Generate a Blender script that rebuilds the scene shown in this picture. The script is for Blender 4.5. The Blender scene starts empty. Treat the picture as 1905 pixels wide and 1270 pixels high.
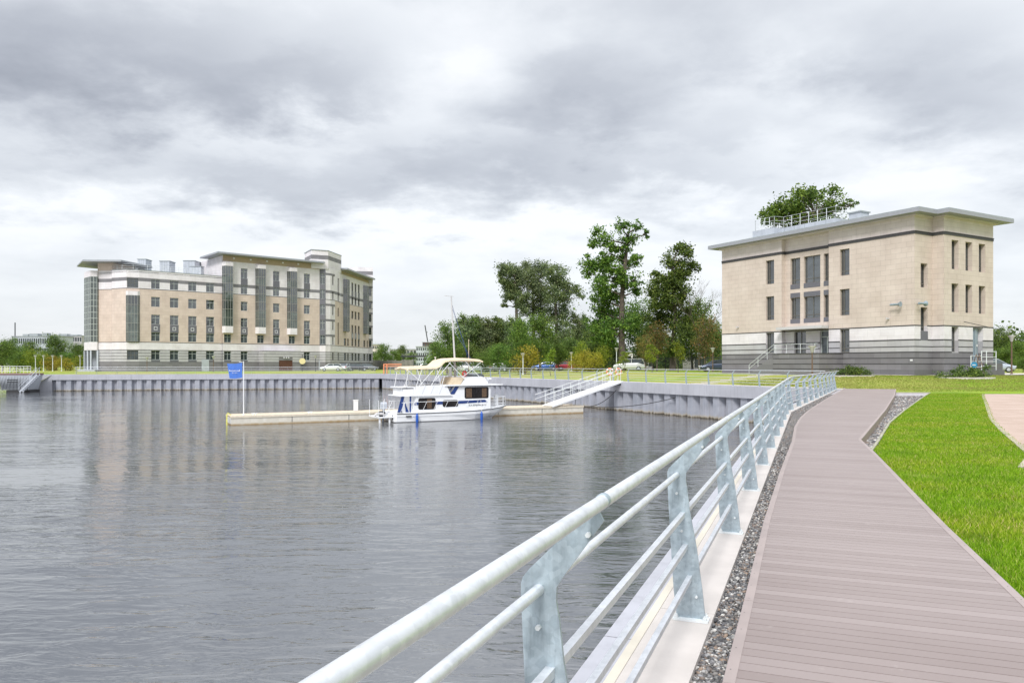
import bpy, bmesh, math, random
import numpy as np
from mathutils import Vector, Matrix
R = math.radians
random.seed(7)
SC = bpy.context.scene
COL = SC.collection

# ------------------------------------------------------------------ camera, world, sun, exposure
cam_d = bpy.data.cameras.new('camera'); cam = bpy.data.objects.new('camera', cam_d); COL.objects.link(cam)
cam.location = (0, 0, 1.5); cam.rotation_euler = (R(90), 0, 0)
cam_d.sensor_width = 36; cam_d.lens = 36 * 1404 / 1905; cam_d.shift_y = 43 / 1905
cam_d.clip_start = 0.05; cam_d.clip_end = 8000
SC.camera = cam
SUN_EL, SUN_AZ = 42, -160           # azimuth from +Y towards +X
sd = bpy.data.lights.new('sun', 'SUN'); sd.energy = 1.7; sd.angle = R(16); sd.color = (1, .98, .955)
so = bpy.data.objects.new('sun', sd); COL.objects.link(so)
az = R(SUN_AZ)
sv = Vector((math.sin(az) * math.cos(R(SUN_EL)), math.cos(az) * math.cos(R(SUN_EL)), math.sin(R(SUN_EL))))
so.rotation_euler = sv.to_track_quat('Z', 'Y').to_euler()
so.location = (0, 0, 60)
SC.view_settings.view_transform = 'Standard'; SC.view_settings.look = 'None'
SC.view_settings.gamma = 1; SC.view_settings.exposure = 0.75
SC.cycles.max_bounces = 6; SC.cycles.transparent_max_bounces = 6


class NT:
    """tiny node helper"""
    def __init__(s, tree): s.t = tree; s.n = tree.nodes; s.l = tree.links; s.n.clear()
    def new(s, typ, **kw):
        n = s.n.new(typ)
        for k, v in kw.items():
            if k == 'inp':
                for a, b in v.items():
                    if hasattr(b, 'is_output') or isinstance(b, bpy.types.NodeSocket): s.l.new(b, n.inputs[a])
                    else: n.inputs[a].default_value = b
            else: setattr(n, k, v)
        return n
    def math(s, op, a, b=0.0, c=None, clamp=False):
        n = s.n.new('ShaderNodeMath'); n.operation = op; n.use_clamp = clamp
        for i, x in enumerate((a, b, c)):
            if x is None: continue
            if isinstance(x, bpy.types.NodeSocket): s.l.new(x, n.inputs[i])
            else: n.inputs[i].default_value = x
        return n.outputs[0]
    def mix(s, fac, a, b, mode='MIX'):
        n = s.n.new('ShaderNodeMix'); n.data_type = 'RGBA'; n.blend_type = mode
        for sock, x in ((n.inputs[0], fac), (n.inputs[6], a), (n.inputs[7], b)):
            if isinstance(x, bpy.types.NodeSocket): s.l.new(x, sock)
            elif isinstance(x, (int, float)): sock.default_value = x
            else: sock.default_value = (*x, 1) if len(x) == 3 else x
        return n.outputs[2]
    def noise(s, vec, scale, detail=4, rough=.55, dist=0):
        n = s.n.new('ShaderNodeTexNoise'); n.inputs['Scale'].default_value = scale
        n.inputs['Detail'].default_value = detail; n.inputs['Roughness'].default_value = rough
        n.inputs['Distortion'].default_value = dist
        if vec is not None: s.l.new(vec, n.inputs['Vector'])
        return n.outputs[0]
    def ramp(s, fac, stops):
        n = s.n.new('ShaderNodeValToRGB'); e = n.color_ramp.elements
        while len(e) < len(stops): e.new(.5)
        for i, (p, c) in enumerate(stops):
            e[i].position = p; e[i].color = (*c, 1) if len(c) == 3 else c
        s.l.new(fac, n.inputs[0]); return n.outputs[0]
    def mapr(s, v, a, b, c=0., d=1.):
        n = s.n.new('ShaderNodeMapRange'); n.interpolation_type = 'SMOOTHSTEP'
        s.l.new(v, n.inputs[0])
        for i, x in enumerate((a, b, c, d)): n.inputs[i + 1].default_value = x
        return n.outputs[0]
    def mapping(s, vec, scale=(1, 1, 1), rot=(0, 0, 0), loc=(0, 0, 0)):
        n = s.n.new('ShaderNodeMapping'); s.l.new(vec, n.inputs[0])
        n.inputs['Location'].default_value = loc; n.inputs['Rotation'].default_value = rot
        n.inputs['Scale'].default_value = scale; return n.outputs[0]


def build_world():
    w = bpy.data.worlds.new('World'); SC.world = w; w.use_nodes = True
    t = NT(w.node_tree)
    out = t.new('ShaderNodeOutputWorld')
    sky = t.new('ShaderNodeTexSky', sky_type='NISHITA', sun_disc=False)
    sky.sun_elevation = R(SUN_EL); sky.sun_rotation = R(SUN_AZ)
    tc = t.new('ShaderNodeTexCoord').outputs['Generated']
    sep = t.new('ShaderNodeSeparateXYZ', inp={0: tc})
    z = t.math('MAXIMUM', sep.outputs[2], 0.0)
    zz = t.math('ADD', z, .20)
    px = t.math('DIVIDE', sep.outputs[0], zz); py = t.math('DIVIDE', sep.outputs[1], zz)
    p = t.new('ShaderNodeCombineXYZ', inp={0: px, 1: py, 2: 0.0}).outputs[0]
    n1 = t.noise(t.mapping(p, (1.5, 1.7, 1), loc=(3.2, 1.1, 0)), 1.0, 10, .55, .15)
    n2 = t.noise(t.mapping(p, (1.0, 1.0, 1), loc=(7.2, 4.1, 0)), 3.4, 10, .60, .1)
    n3 = t.noise(t.mapping(p, (.5, .6, 1), loc=(1.0, 9.1, 0)), 1.0, 4, .5)
    dens = t.math('ADD', t.math('MULTIPLY', n1, .50), t.math('ADD', t.math('MULTIPLY', n2, .30), t.math('MULTIPLY', n3, .17)))
    # heavier and thinner parts of the cloud deck, each at its own compass bearing and height
    ay = t.math('ADD', t.math('ABSOLUTE', sep.outputs[1]), .02)
    gx = t.math('DIVIDE', sep.outputs[0], ay); gz = t.math('DIVIDE', z, ay)
    wx = t.math('MULTIPLY', t.math('SUBTRACT', n1, .5), .40); wz = t.math('MULTIPLY', t.math('SUBTRACT', n2, .5), .20)
    gx = t.math('ADD', gx, wx); gz = t.math('ADD', gz, wz)
    # bearing (tan), height (tan), half-widths, amount
    masses = [(-.48, .385, .23, .075, .20), (-.66, .43, .18, .09, .12), (-.36, .355, .13, .045, .10), (.09, .345, .11, .04, .11), (-.18, .235, .22, .04, .10), (-.30, .215, .14, .03, .06), (-.02, .28, .12, .04, .06),
              (-.58, .25, .18, .05, .08), (.34, .40, .28, .09, .08), (.60, .30, .13, .05, .10), (.25, .27, .16, .04, .08), (.50, .39, .14, .05, .06), (.15, .225, .16, .03, .05),
              (-.03, .44, .09, .05, -.06), (-.06, .345, .07, .04, -.07), (.36, .335, .12, .04, -.08), (.46, .25, .15, .04, -.09), (-.38, .14, .5, .06, -.08), (-.64, .20, .14, .04, -.05), (.20, .16, .5, .05, -.05), (-.28, .30, .16, .03, -.04)]
    for (mx_, mz_, rx, rz_, am) in masses:
        a_ = t.math('DIVIDE', t.math('SUBTRACT', gx, mx_), rx * 1.5); b_ = t.math('DIVIDE', t.math('SUBTRACT', gz, mz_), rz_ * 1.5)
        q = t.math('ADD', t.math('MULTIPLY', a_, a_), t.math('MULTIPLY', b_, b_))
        dens = t.math('ADD', dens, t.mapr(q, 0, 1.2, am, 0))
    colr = t.ramp(dens, [(.34, (.93, .95, .98)), (.46, (.80, .83, .87)), (.60, (.64, .67, .72)), (.76, (.46, .485, .54)), (.93, (.30, .32, .37))])
    # the cloud deck thins into a bright band towards the horizon
    h = t.mapr(z, .0, .17, 1, 0)
    colr = t.mix(t.math('MULTIPLY', h, .60), colr, (.80, .82, .85))
    zen = t.mapr(z, .45, .95, 0, 1)
    colr = t.mix(zen, colr, (1.95, 2.0, 2.1))
    bg1 = t.new('ShaderNodeBackground', inp={'Color': sky.outputs[0], 'Strength': .1})
    bg2 = t.new('ShaderNodeBackground', inp={'Color': colr, 'Strength': .655})
    mx = t.new('ShaderNodeMixShader', inp={0: .93, 1: bg1.outputs[0], 2: bg2.outputs[0]})
    t.l.new(mx.outputs[0], out.inputs[0])
build_world()

# ------------------------------------------------------------------ helpers
def tag(o, label=None, cat=None, group=None, kind=None):
    if label: o['label'] = label
    if cat: o['category'] = cat
    if group: o['group'] = group
    if kind: o['kind'] = kind
    return o

def thing(name, label, cat, loc=(0, 0, 0), rz=0, group=None):
    o = bpy.data.objects.new(name, None); COL.objects.link(o)
    o.location = loc; o.rotation_euler = (0, 0, rz); o.empty_display_size = .3
    return tag(o, label, cat, group)

def link(name, me, parent=None, loc=(0, 0, 0), rz=0):
    o = bpy.data.objects.new(name, me); COL.objects.link(o)
    o.parent = parent; o.location = loc; o.rotation_euler = (0, 0, rz)
    return o

def copy_tree(o, parent=None):
    c = o.copy(); COL.objects.link(c); c.parent = parent
    for ch in [x for x in KIDS.get(o.name, [])]: copy_tree(ch, c)
    return c
KIDS = {}
def kids_refresh():
    KIDS.clear()
    for o in COL.objects:
        if o.parent: KIDS.setdefault(o.parent.name, []).append(o)

class MB:
    def __init__(s): s.v = []; s.f = []; s.m = []; s.uv = []; s.st = []
    def face(s, pts, mi=0, uv=None):
        b = len(s.v); s.v += [tuple(p) for p in pts]; s.f.append(tuple(range(b, b + len(pts)))); s.m.append(mi)
        s.uv.append(uv if uv else [(0, 0)] * len(pts))
    def box(s, x0, x1, y0, y1, z0, z1, mi=0):
        s.obox((0, 0, 0), (1, 0), x0, x1, y0, y1, z0, z1, mi)
    def obox(s, P, u, a0, a1, b0, b1, z0, z1, mi=0):
        """box in a frame: origin P, u = first axis in plan, second axis = u turned left"""
        s.st.append((len(s.v), len(s.f)))
        ux, uy = u; P = tuple(P) + (0,) * (3 - len(P))
        def q(a, b, z): return (P[0] + ux * a - uy * b, P[1] + uy * a + ux * b, P[2] + z)
        c = [q(a, b, z) for z in (z0, z1) for b in (b0, b1) for a in (a0, a1)]
        A, B, H = abs(a1 - a0), abs(b1 - b0), abs(z1 - z0)
        for idx, w, h in (((0, 1, 5, 4), A, H), ((3, 2, 6, 7), A, H), ((2, 0, 4, 6), B, H), ((1, 3, 7, 5), B, H), ((4, 5, 7, 6), A, B), ((2, 3, 1, 0), A, B)):
            s.face([c[i] for i in idx], mi, [(0, 0), (w, 0), (w, h), (0, h)])
    def poly(s, pts, z0, z1, mi=0, top=True, bot=True):
        """prism over a plan polygon"""
        s.st.append((len(s.v), len(s.f)))
        n = len(pts); acc = 0
        for i in range(n):
            a, b = pts[i], pts[(i + 1) % n]; L = math.dist(a[:2], b[:2])
            s.face([(a[0], a[1], z0), (b[0], b[1], z0), (b[0], b[1], z1), (a[0], a[1], z1)], mi, [(acc, z0), (acc + L, z0), (acc + L, z1), (acc, z1)]); acc += L
        if top: s.face([(p[0], p[1], z1) for p in pts], mi, [(p[0], p[1]) for p in pts])
        if bot: s.face([(p[0], p[1], z0) for p in pts][::-1], mi, [(p[0], p[1]) for p in pts][::-1])
    def prism(s, prof, origin, ax, ay, ext, mi=0):
        """2-D profile (a,b) along vectors ax, ay, pushed along vector ext, centred"""
        o = Vector(origin); ax = Vector(ax); ay = Vector(ay); e = Vector(ext)
        A = [o + ax * a + ay * b - e / 2 for a, b in prof]; B = [p + e for p in A]; n = len(prof)
        s.face(A[::-1], mi); s.face(B, mi)
        for i in range(n): s.face([A[i], A[(i + 1) % n], B[(i + 1) % n], B[i]], mi)
    def tube(s, pts, r, n=8, mi=0, cap=True):
        pts = [Vector(p) for p in pts]; rs = r if isinstance(r, (list, tuple)) else [r] * len(pts)
        b = len(s.v); up0 = None
        for i, p in enumerate(pts):
            d = (pts[min(i + 1, len(pts) - 1)] - pts[max(i - 1, 0)])
            if d.length < 1e-9: d = Vector((0, 0, 1))
            d.normalize()
            if up0 is None: up0 = Vector((0, 0, 1)) if abs(d.z) < .9 else Vector((1, 0, 0))
            e1 = d.cross(up0); e1.normalize(); e2 = e1.cross(d)
            up0 = e2
            for k in range(n):
                a = 2 * math.pi * k / n
                s.v.append(tuple(p + (e1 * math.cos(a) + e2 * math.sin(a)) * rs[i]))
        for i in range(len(pts) - 1):
            for k in range(n):
                k2 = (k + 1) % n
                s.f.append((b + i * n + k, b + i * n + k2, b + (i + 1) * n + k2, b + (i + 1) * n + k)); s.m.append(mi); s.uv.append([(0, 0)] * 4)
        if cap:
            s.f.append(tuple(range(b, b + n))); s.m.append(mi); s.uv.append([(0, 0)] * n)
            e = b + (len(pts) - 1) * n
            s.f.append(tuple(range(e + n - 1, e - 1, -1))); s.m.append(mi); s.uv.append([(0, 0)] * n)
    def lathe(s, prof, n=16, origin=(0, 0, 0), mi=0):
        b = len(s.v); o = Vector(origin)
        for r, z in prof:
            for k in range(n):
                a = 2 * math.pi * k / n; s.v.append((o.x + r * math.cos(a), o.y + r * math.sin(a), o.z + z))
        for i in range(len(prof) - 1):
            for k in range(n):
                k2 = (k + 1) % n
                s.f.append((b + i * n + k, b + i * n + k2, b + (i + 1) * n + k2, b + (i + 1) * n + k)); s.m.append(mi); s.uv.append([(0, 0)] * 4)
    def loft(s, rings, mi=0, cap=True):
        b = len(s.v); n = len(rings[0])
        for r in rings: s.v += [tuple(p) for p in r]
        for i in range(len(rings) - 1):
            for k in range(n):
                k2 = (k + 1) % n
                s.f.append((b + i * n + k, b + i * n + k2, b + (i + 1) * n + k2, b + (i + 1) * n + k)); s.m.append(mi); s.uv.append([(0, 0)] * 4)
        if cap:
            s.face(rings[0][::-1], mi); s.face(rings[-1], mi)
    def build_split(s, name, mats, parent=None, every=1):
        st = s.st + [(len(s.v), len(s.f))]
        for k in range(0, len(s.st), every):
            (v0, f0), (v1, f1) = st[k], st[min(k + every, len(st) - 1)]
            m = MB(); m.v = s.v[v0:v1]; m.f = [tuple(i - v0 for i in f) for f in s.f[f0:f1]]; m.m = s.m[f0:f1]; m.uv = s.uv[f0:f1]; m.build(name, mats, parent)
    def mesh(s, name, mats, smooth=False):
        me = bpy.data.meshes.new(name); me.from_pydata(s.v, [], s.f)
        if not isinstance(mats, (list, tuple)): mats = [mats]
        for m in mats: me.materials.append(m)
        me.polygons.foreach_set('material_index', s.m)
        uv = me.uv_layers.new(name='UVMap')
        uv.data.foreach_set('uv', [c for f in s.uv for p in f for c in p])
        if smooth: me.polygons.foreach_set('use_smooth', [True] * len(s.f))
        me.update(); return me
    def build(s, name, mats, parent=None, loc=(0, 0, 0), rz=0, smooth=False):
        o = link(name, s.mesh(name, mats, smooth), parent, loc, rz)
        if smooth:
            try: o.data.set_sharp_from_angle(angle=R(40))
            except Exception: pass
        return o

# ------------------------------------------------------------------ materials
def mat(name, fn):
    m = bpy.data.materials.new(name); m.use_nodes = True; t = NT(m.node_tree)
    out = t.new('ShaderNodeOutputMaterial'); p = t.new('ShaderNodeBsdfPrincipled'); t.l.new(p.outputs[0], out.inputs[0])
    fn(t, p, out); return m

def bump(t, p, h, strength=.3, dist=.01):
    b = t.new('ShaderNodeBump', inp={'Strength': strength, 'Distance': dist, 'Height': h}); t.l.new(b.outputs[0], p.inputs['Normal'])

def worn(name, col, rough=.6, metal=0., var=.12, scale=6., bmp=.0, spec=.5, streak=0., coord='Object'):
    """plain surface with blotches and, if wanted, vertical weather streaks"""
    def f(t, p, out):
        c = t.new('ShaderNodeTexCoord').outputs[coord]
        n = t.noise(c, scale, 5, .6)
        fac = t.mapr(n, .3, .7)
        a = tuple(x * (1 - var) for x in col); b = tuple(min(1, x * (1 + var)) for x in col)
        cc = t.mix(fac, a, b)
        if streak:
            n2 = t.noise(t.mapping(c, (2.5, 2.5, .18)), 2.2, 5, .65)
            cc = t.mix(t.math('MULTIPLY', t.mapr(n2, .45, .75), streak), cc, tuple(x * .5 for x in col))
        t.l.new(cc, p.inputs['Base Color'])
        rr = t.math('ADD', t.math('MULTIPLY', n, .25), rough - .12); t.l.new(rr, p.inputs['Roughness'])
        p.inputs['Metallic'].default_value = metal; p.inputs['Specular IOR Level'].default_value = spec
        if bmp: bump(t, p, t.noise(c, scale * 12, 3), bmp, .01)
    return mat(name, f)

def tiles(name, c1, c2, mortar, w=.9, h=.45, rough=.6, ms=.012, offs=.5):
    def f(t, p, out):
        uv = t.new('ShaderNodeTexCoord').outputs['UV']
        b = t.new('ShaderNodeTexBrick', inp={'Vector': uv, 'Color1': (*c1, 1), 'Color2': (*c2, 1), 'Mortar': (*mortar, 1), 'Scale': 1.0,
                                             'Mortar Size': ms, 'Brick Width': w, 'Row Height': h, 'Bias': 0.})
        b.offset = offs
        n = t.noise(uv, .55, 4, .6); n2 = t.noise(t.mapping(uv, (1.6, .14, 1)), 1.4, 5, .65); n3 = t.noise(uv, 22, 3, .6)
        cc = t.mix(t.mapr(n, .3, .75), b.outputs[0], t.mix(1.0, b.outputs[0], (.86, .84, .83), 'MULTIPLY'))
        cc = t.mix(t.math('MULTIPLY', t.mapr(n2, .5, .8), .35), cc, t.mix(1.0, cc, (.72, .70, .69), 'MULTIPLY'))
        cc = t.mix(t.math('MULTIPLY', n3, .16), cc, (.2, .18, .17))
        t.l.new(cc, p.inputs['Base Color']); p.inputs['Roughness'].default_value = rough
        bump(t, p, b.outputs['Fac'], -.3, .01)
    return mat(name, f)

def lines(name, base, line, pitch, lw):
    """stone courses with a dark joint every `pitch` metres is modelled separately; this is the panel face itself"""
    return tiles(name, base, tuple(x * .88 for x in base), line, 1.2, pitch, .6, lw)

def glass(name, col, rough=.04, lo=.75, ior=1.6):
    def f(t, p, out):
        c = t.new('ShaderNodeTexCoord').outputs['Object']
        oi = t.new('ShaderNodeObjectInfo').outputs['Random']
        n = t.noise(t.mapping(c, (1, 1, 1)), .8, 3)
        cc = t.mix(t.math('MULTIPLY', oi, lo), col, tuple(min(1, x * 2.6 + .02) for x in col))
        cc = t.mix(t.math('MULTIPLY', t.mapr(n, .45, .6), .4), cc, tuple(x * .4 for x in col))
        t.l.new(cc, p.inputs['Base Color']); p.inputs['Roughness'].default_value = rough
        p.inputs['IOR'].default_value = ior; p.inputs['Specular IOR Level'].default_value = .5
        bump(t, p, t.noise(c, 1.1, 2), .25, .06)
    return mat(name, f)

def leaf_mat(name, c1, c2, c3):
    def f(t, p, out):
        g = t.new('ShaderNodeNewGeometry'); ri = g.outputs['Random Per Island']
        oi = t.new('ShaderNodeObjectInfo').outputs['Random']
        c = t.new('ShaderNodeTexCoord').outputs['Object']
        n = t.noise(c, .35, 3)
        cc = t.ramp(ri, [(0, c1), (.55, c2), (1, c3)])
        cc = t.mix(t.mapr(n, .35, .7), cc, t.mix(1., cc, (1.25, 1.2, .8), 'MULTIPLY'))
        hs = t.new('ShaderNodeHueSaturation', inp={'Color': cc, 'Value': t.math('ADD', t.math('MULTIPLY', oi, .35), .82), 'Hue': t.math('ADD', t.math('MULTIPLY', oi, .03), .485)})
        t.l.new(hs.outputs[0], p.inputs['Base Color']); p.inputs['Roughness'].default_value = .6
        p.inputs['Specular IOR Level'].default_value = .25
        tr = t.new('ShaderNodeBsdfTranslucent', inp={'Color': hs.outputs[0]})
        mx = t.new('ShaderNodeMixShader', inp={0: .35, 1: p.outputs[0], 2: tr.outputs[0]}); t.l.new(mx.outputs[0], out.inputs[0])
    return mat(name, f)

M = {}
M['tan'] = tiles('tan_stone_tiles', (.67, .575, .505), (.63, .54, .47), (.42, .36, .31), .9, .42, ms=.009)
M['tan2'] = tiles('tan_stone_tiles_smooth', (.68, .56, .48), (.62, .51, .435), (.46, .39, .33), 1.2, .6)
M['pale'] = tiles('pale_stone_tiles', (.74, .665, .635), (.69, .62, .59), (.5, .46, .4), .9, .42, ms=.009)
M['white'] = tiles('white_stone_tiles', (.81, .775, .80), (.76, .73, .755), (.56, .54, .54), 1.2, .55, ms=.008)
M['lgrey'] = tiles('light_grey_stone', (.52, .515, .53), (.46, .455, .475), (.36, .36, .37), 1.2, .5, ms=.008)
M['dgrey'] = tiles('dark_grey_stone', (.22, .215, .23), (.175, .17, .185), (.14, .14, .15), 1.2, .5, ms=.008)
M['plinth'] = tiles('plinth_stone', (.14, .14, .15), (.12, .12, .13), (.08, .08, .09), 1.2, .6)
M['dline'] = worn('dark_joint_stone', (.06, .058, .062), .6)
M['dpanel'] = worn('dark_spandrel_panel', (.13, .13, .15), .5, var=.06)
M['sqpanel'] = worn('white_square_mark', (.7, .7, .72), .5)
M['conc'] = worn('pale_concrete', (.53, .49, .46), .75, var=.07, scale=2.5, bmp=.12)
M['capconc'] = worn('grey_wall_cap_concrete', (.40, .405, .445), .7, var=.08, scale=.6, streak=.28)
M['fascia'] = worn('grey_roof_fascia', (.31, .32, .35), .5, .1, var=.05)
M['metalroof'] = worn('grey_roof_metal', (.34, .37, .38), .45, .3, var=.1, scale=1.5)
M['soffit'] = worn('pale_soffit', (.52, .51, .51), .6, var=.05)
M['sheetmetal'] = worn('grey_sheet_metal', (.46, .49, .54), .5, .2, var=.08, scale=1.3, streak=.15)
M['frame'] = worn('bronze_window_frame', (.12, .115, .10), .45)
M['framem'] = worn('mid_bay_frame', (.27, .275, .25), .5)
M['framel'] = worn('pale_window_frame', (.42, .46, .43), .5)
M['glassd'] = glass('dark_window_glass', (.035, .045, .05))
M['glassg'] = glass('green_bay_glass', (.045, .058, .054), ior=1.9)
M['glassr'] = glass('sky_reflecting_glass', (.018, .023, .027), lo=1.0, ior=2.2)
M['glassb'] = glass('boat_window_glass', (.018, .016, .016), .08, .2)
M['whitep'] = worn('white_gelcoat', (.80, .81, .83), .3, var=.03, scale=1.5, spec=.6)
M['whitem'] = worn('white_painted_metal', (.78, .79, .80), .4, var=.05)
M['navy'] = worn('navy_blue_paint', (.015, .045, .19), .35, var=.1)
M['beige'] = worn('beige_canvas', (.66, .55, .40), .85, var=.1, scale=2.5, bmp=.2)
M['black'] = worn('black_rubber', (.025, .025, .027), .6)
M['darkm'] = worn('dark_metal', (.06, .065, .07), .5, .4)
M['red'] = worn('red_paint', (.45, .03, .03), .5)
M['orange'] = worn('orange_buoy_plastic', (.70, .25, .12), .5)
M['fblue'] = worn('blue_fender_vinyl', (.015, .09, .42), .35)
M['brown'] = worn('brown_pole_paint', (.14, .09, .06), .5)
M['yellow'] = worn('faded_yellow_paint', (.65, .62, .15), .6)
M['rdoor'] = worn('brown_roller_door', (.11, .045, .03), .5)
M['bdoor'] = worn('blue_grey_door_paint', (.25, .31, .35), .45)
M['bark'] = worn('tree_bark', (.11, .09, .07), .9, var=.3, scale=3, bmp=.4)
M['conwall'] = worn('weathered_concrete_fence', (.27, .26, .25), .85, var=.2, scale=.7, streak=.3)
M['flagblue'] = worn('blue_flag_cloth', (.06, .16, .52), .8, var=.1)

def galv(name, base, streaky=.5, bl=.12):
    def f(t, p, out):
        c = t.new('ShaderNodeTexCoord').outputs['Object']
        n = t.noise(c, 9, 6, .65, .4); n2 = t.noise(t.mapping(c, (14, 14, 1.6)), 3, 5, .6)
        v = t.new('ShaderNodeTexVoronoi', inp={'Vector': c, 'Scale': 55.})
        cc = t.mix(t.mapr(n, .3, .7), tuple(x * (1 - bl) for x in base), tuple(min(1, x * (1 + bl)) for x in base))
        cc = t.mix(t.math('MULTIPLY', t.mapr(n2, .5, .75), streaky), cc, tuple(x * .62 for x in base))
        vb = t.new('ShaderNodeRGBToBW', inp={0: v.outputs['Color']}).outputs[0]; cc = t.mix(.25, cc, vb, 'SOFT_LIGHT')
        t.l.new(cc, p.inputs['Base Color']); p.inputs['Metallic'].default_value = .45
        t.l.new(t.math('ADD', t.math('MULTIPLY', n, .3), .28), p.inputs['Roughness'])
        bump(t, p, n, .12, .004)
    return mat(name, f)
M['galv'] = galv('galvanised_steel_plate', (.37, .44, .485), .65, .16)
M['galvr'] = galv('galvanised_rail_tube', (.66, .68, .71), .2, .07)
M['galvw'] = worn('pale_painted_railing', (.66, .69, .70), .45, var=.06)

def _pile(t, p, out):
    g = t.new('ShaderNodeNewGeometry').outputs['Position']
    sep = t.new('ShaderNodeSeparateXYZ', inp={0: g})
    n = t.noise(g, 1.1, 5, .6); n2 = t.noise(t.mapping(g, (3, 3, .25)), 1.5, 5, .65)
    cc = t.mix(t.mapr(n, .3, .7), (.27, .285, .33), (.36, .37, .42))
    cc = t.mix(t.math('MULTIPLY', t.mapr(n2, .48, .72), .55), cc, (.22, .21, .22))
    lev = t.math('ADD', sep.outputs[2], t.math('MULTIPLY', n2, -.55))
    cc = t.mix(t.mapr(lev, -2.76, -2.46, 1, 0), cc, (.38, .33, .24))
    cc = t.mix(t.mapr(lev, -2.80, -2.62, 1, 0), cc, (.05, .038, .028))
    t.l.new(cc, p.inputs['Base Color']); p.inputs['Roughness'].default_value = .55
M['pile'] = mat('painted_sheet_piling', _pile)

def _deck(t, p, out):
    a = t.new('ShaderNodeAttribute', attribute_name='rnd').outputs['Fac']
    uv = t.new('ShaderNodeTexCoord').outputs['UV']; g = t.new('ShaderNodeNewGeometry').outputs['Position']
    n = t.noise(t.mapping(uv, (.8, 30, 1)), 2.5, 4, .6); n2 = t.noise(g, .5, 4)
    # two fine grooves along each board, cut into the profile
    sy = t.new('ShaderNodeSeparateXYZ', inp={0: uv}).outputs[1]
    cc = t.mix(a, (.235, .192, .180), (.30, .252, .240))
    cc = t.mix(t.math('MULTIPLY', t.mapr(n2, .35, .7), .4), cc, (.34, .29, .278))
    cc = t.mix(t.math('MULTIPLY', n, .22), cc, (.25, .185, .18))
    nd = t.noise(g, 3.5, 6, .7)
    cc = t.mix(t.math('MULTIPLY', t.mapr(nd, .62, .78), .35), cc, (.55, .50, .47))
    t.l.new(cc, p.inputs['Base Color']); p.inputs['Roughness'].default_value = .5; p.inputs['Specular IOR Level'].default_value = .45
    gr = t.math('SINE', t.math('MULTIPLY', sy, 2 * math.pi * 12))
    bump(t, p, t.math('ADD', gr, t.math('MULTIPLY', n, 2)), .18, .002)
M['deck'] = mat('wood_composite_boards', _deck)

def _grassm(t, p, out):
    g = t.new('ShaderNodeNewGeometry').outputs['Position']
    n = t.noise(g, .25, 5, .6); n2 = t.noise(g, 3, 5, .7); n3 = t.noise(g, 40, 3, .7); n4 = t.noise(g, .07, 4, .6)
    cc = t.mix(t.mapr(n, .35, .65), (.14, .25, .015), (.25, .37, .03))
    cc = t.mix(t.math('MULTIPLY', t.mapr(n2, .5, .75), .5), cc, (.27, .27, .07))
    cc = t.mix(t.math('MULTIPLY', t.mapr(n3, .4, .8), .6), cc, (.05, .10, .012))
    far = t.mapr(t.new('ShaderNodeSeparateXYZ', inp={0: g}).outputs[1], 44, 47)
    dry = t.math('MULTIPLY', t.math('MULTIPLY', far, t.mapr(n4, .30, .6)), .75)
    cc = t.mix(dry, cc, (.33, .30, .10))
    t.l.new(cc, p.inputs['Base Color']); p.inputs['Roughness'].default_value = .9; p.inputs['Specular IOR Level'].default_value = .1
    bump(t, p, n3, .6, .03)
M['lawn'] = mat('lawn_ground', _grassm)

def _blade(t, p, out):
    ri = t.new('ShaderNodeNewGeometry'); pos = ri.outputs['Position']
    n = t.noise(pos, .6, 4, .6)
    cc = t.ramp(ri.outputs['Random Per Island'], [(0, (.09, .19, .006)), (.5, (.21, .40, .010)), (.85, (.35, .53, .03)), (1, (.60, .55, .20))])
    cc = t.mix(t.mapr(n, .4, .65), cc, t.mix(1., cc, (1.35, 1.05, 1.6), 'MULTIPLY'))
    n_ = t.noise(pos, 2.4, 4, .65); cc = t.mix(t.math('MULTIPLY', t.mapr(n_, .52, .72), .55), cc, (.10, .21, .02)); n__ = t.noise(pos, 1.1, 5, .7); cc = t.mix(t.math('MULTIPLY', t.mapr(n__, .58, .74), .5), cc, (.50, .47, .17)); cc = t.mix(t.math('MULTIPLY', t.mapr(t.new('ShaderNodeSeparateXYZ', inp={0: pos}).outputs[1], 44.5, 47), t.mapr(n, .3, .6, .35, .85)), cc, (.30, .29, .09))
    t.l.new(cc, p.inputs['Base Color']); p.inputs['Roughness'].default_value = .6; p.inputs['Specular IOR Level'].default_value = .2
    tr = t.new('ShaderNodeBsdfTranslucent', inp={'Color': cc})
    mx = t.new('ShaderNodeMixShader', inp={0: .4, 1: p.outputs[0], 2: tr.outputs[0]}); t.l.new(mx.outputs[0], out.inputs[0])
M['blade'] = mat('grass_blades', _blade)

def stonem(name, cols):
    def f(t, p, out):
        ri = t.new('ShaderNodeNewGeometry'); pos = ri.outputs['Position']
        cc = t.ramp(ri.outputs['Random Per Island'], [(i / (len(cols) - 1), c) for i, c in enumerate(cols)])
        cc = t.mix(t.math('MULTIPLY', t.noise(pos, 150, 3), .3), cc, (.1, .1, .1))
        t.l.new(cc, p.inputs['Base Color']); p.inputs['Roughness'].default_value = .7
    return mat(name, f)
M['stones'] = stonem('mixed_pebbles', [(.03, .03, .035), (.12, .12, .13), (.05, .05, .05), (.30, .28, .26), (.07, .07, .08), (.34, .24, .17), (.16, .16, .17), (.70, .68, .64), (.09, .09, .09), (.35, .35, .36)])

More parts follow.
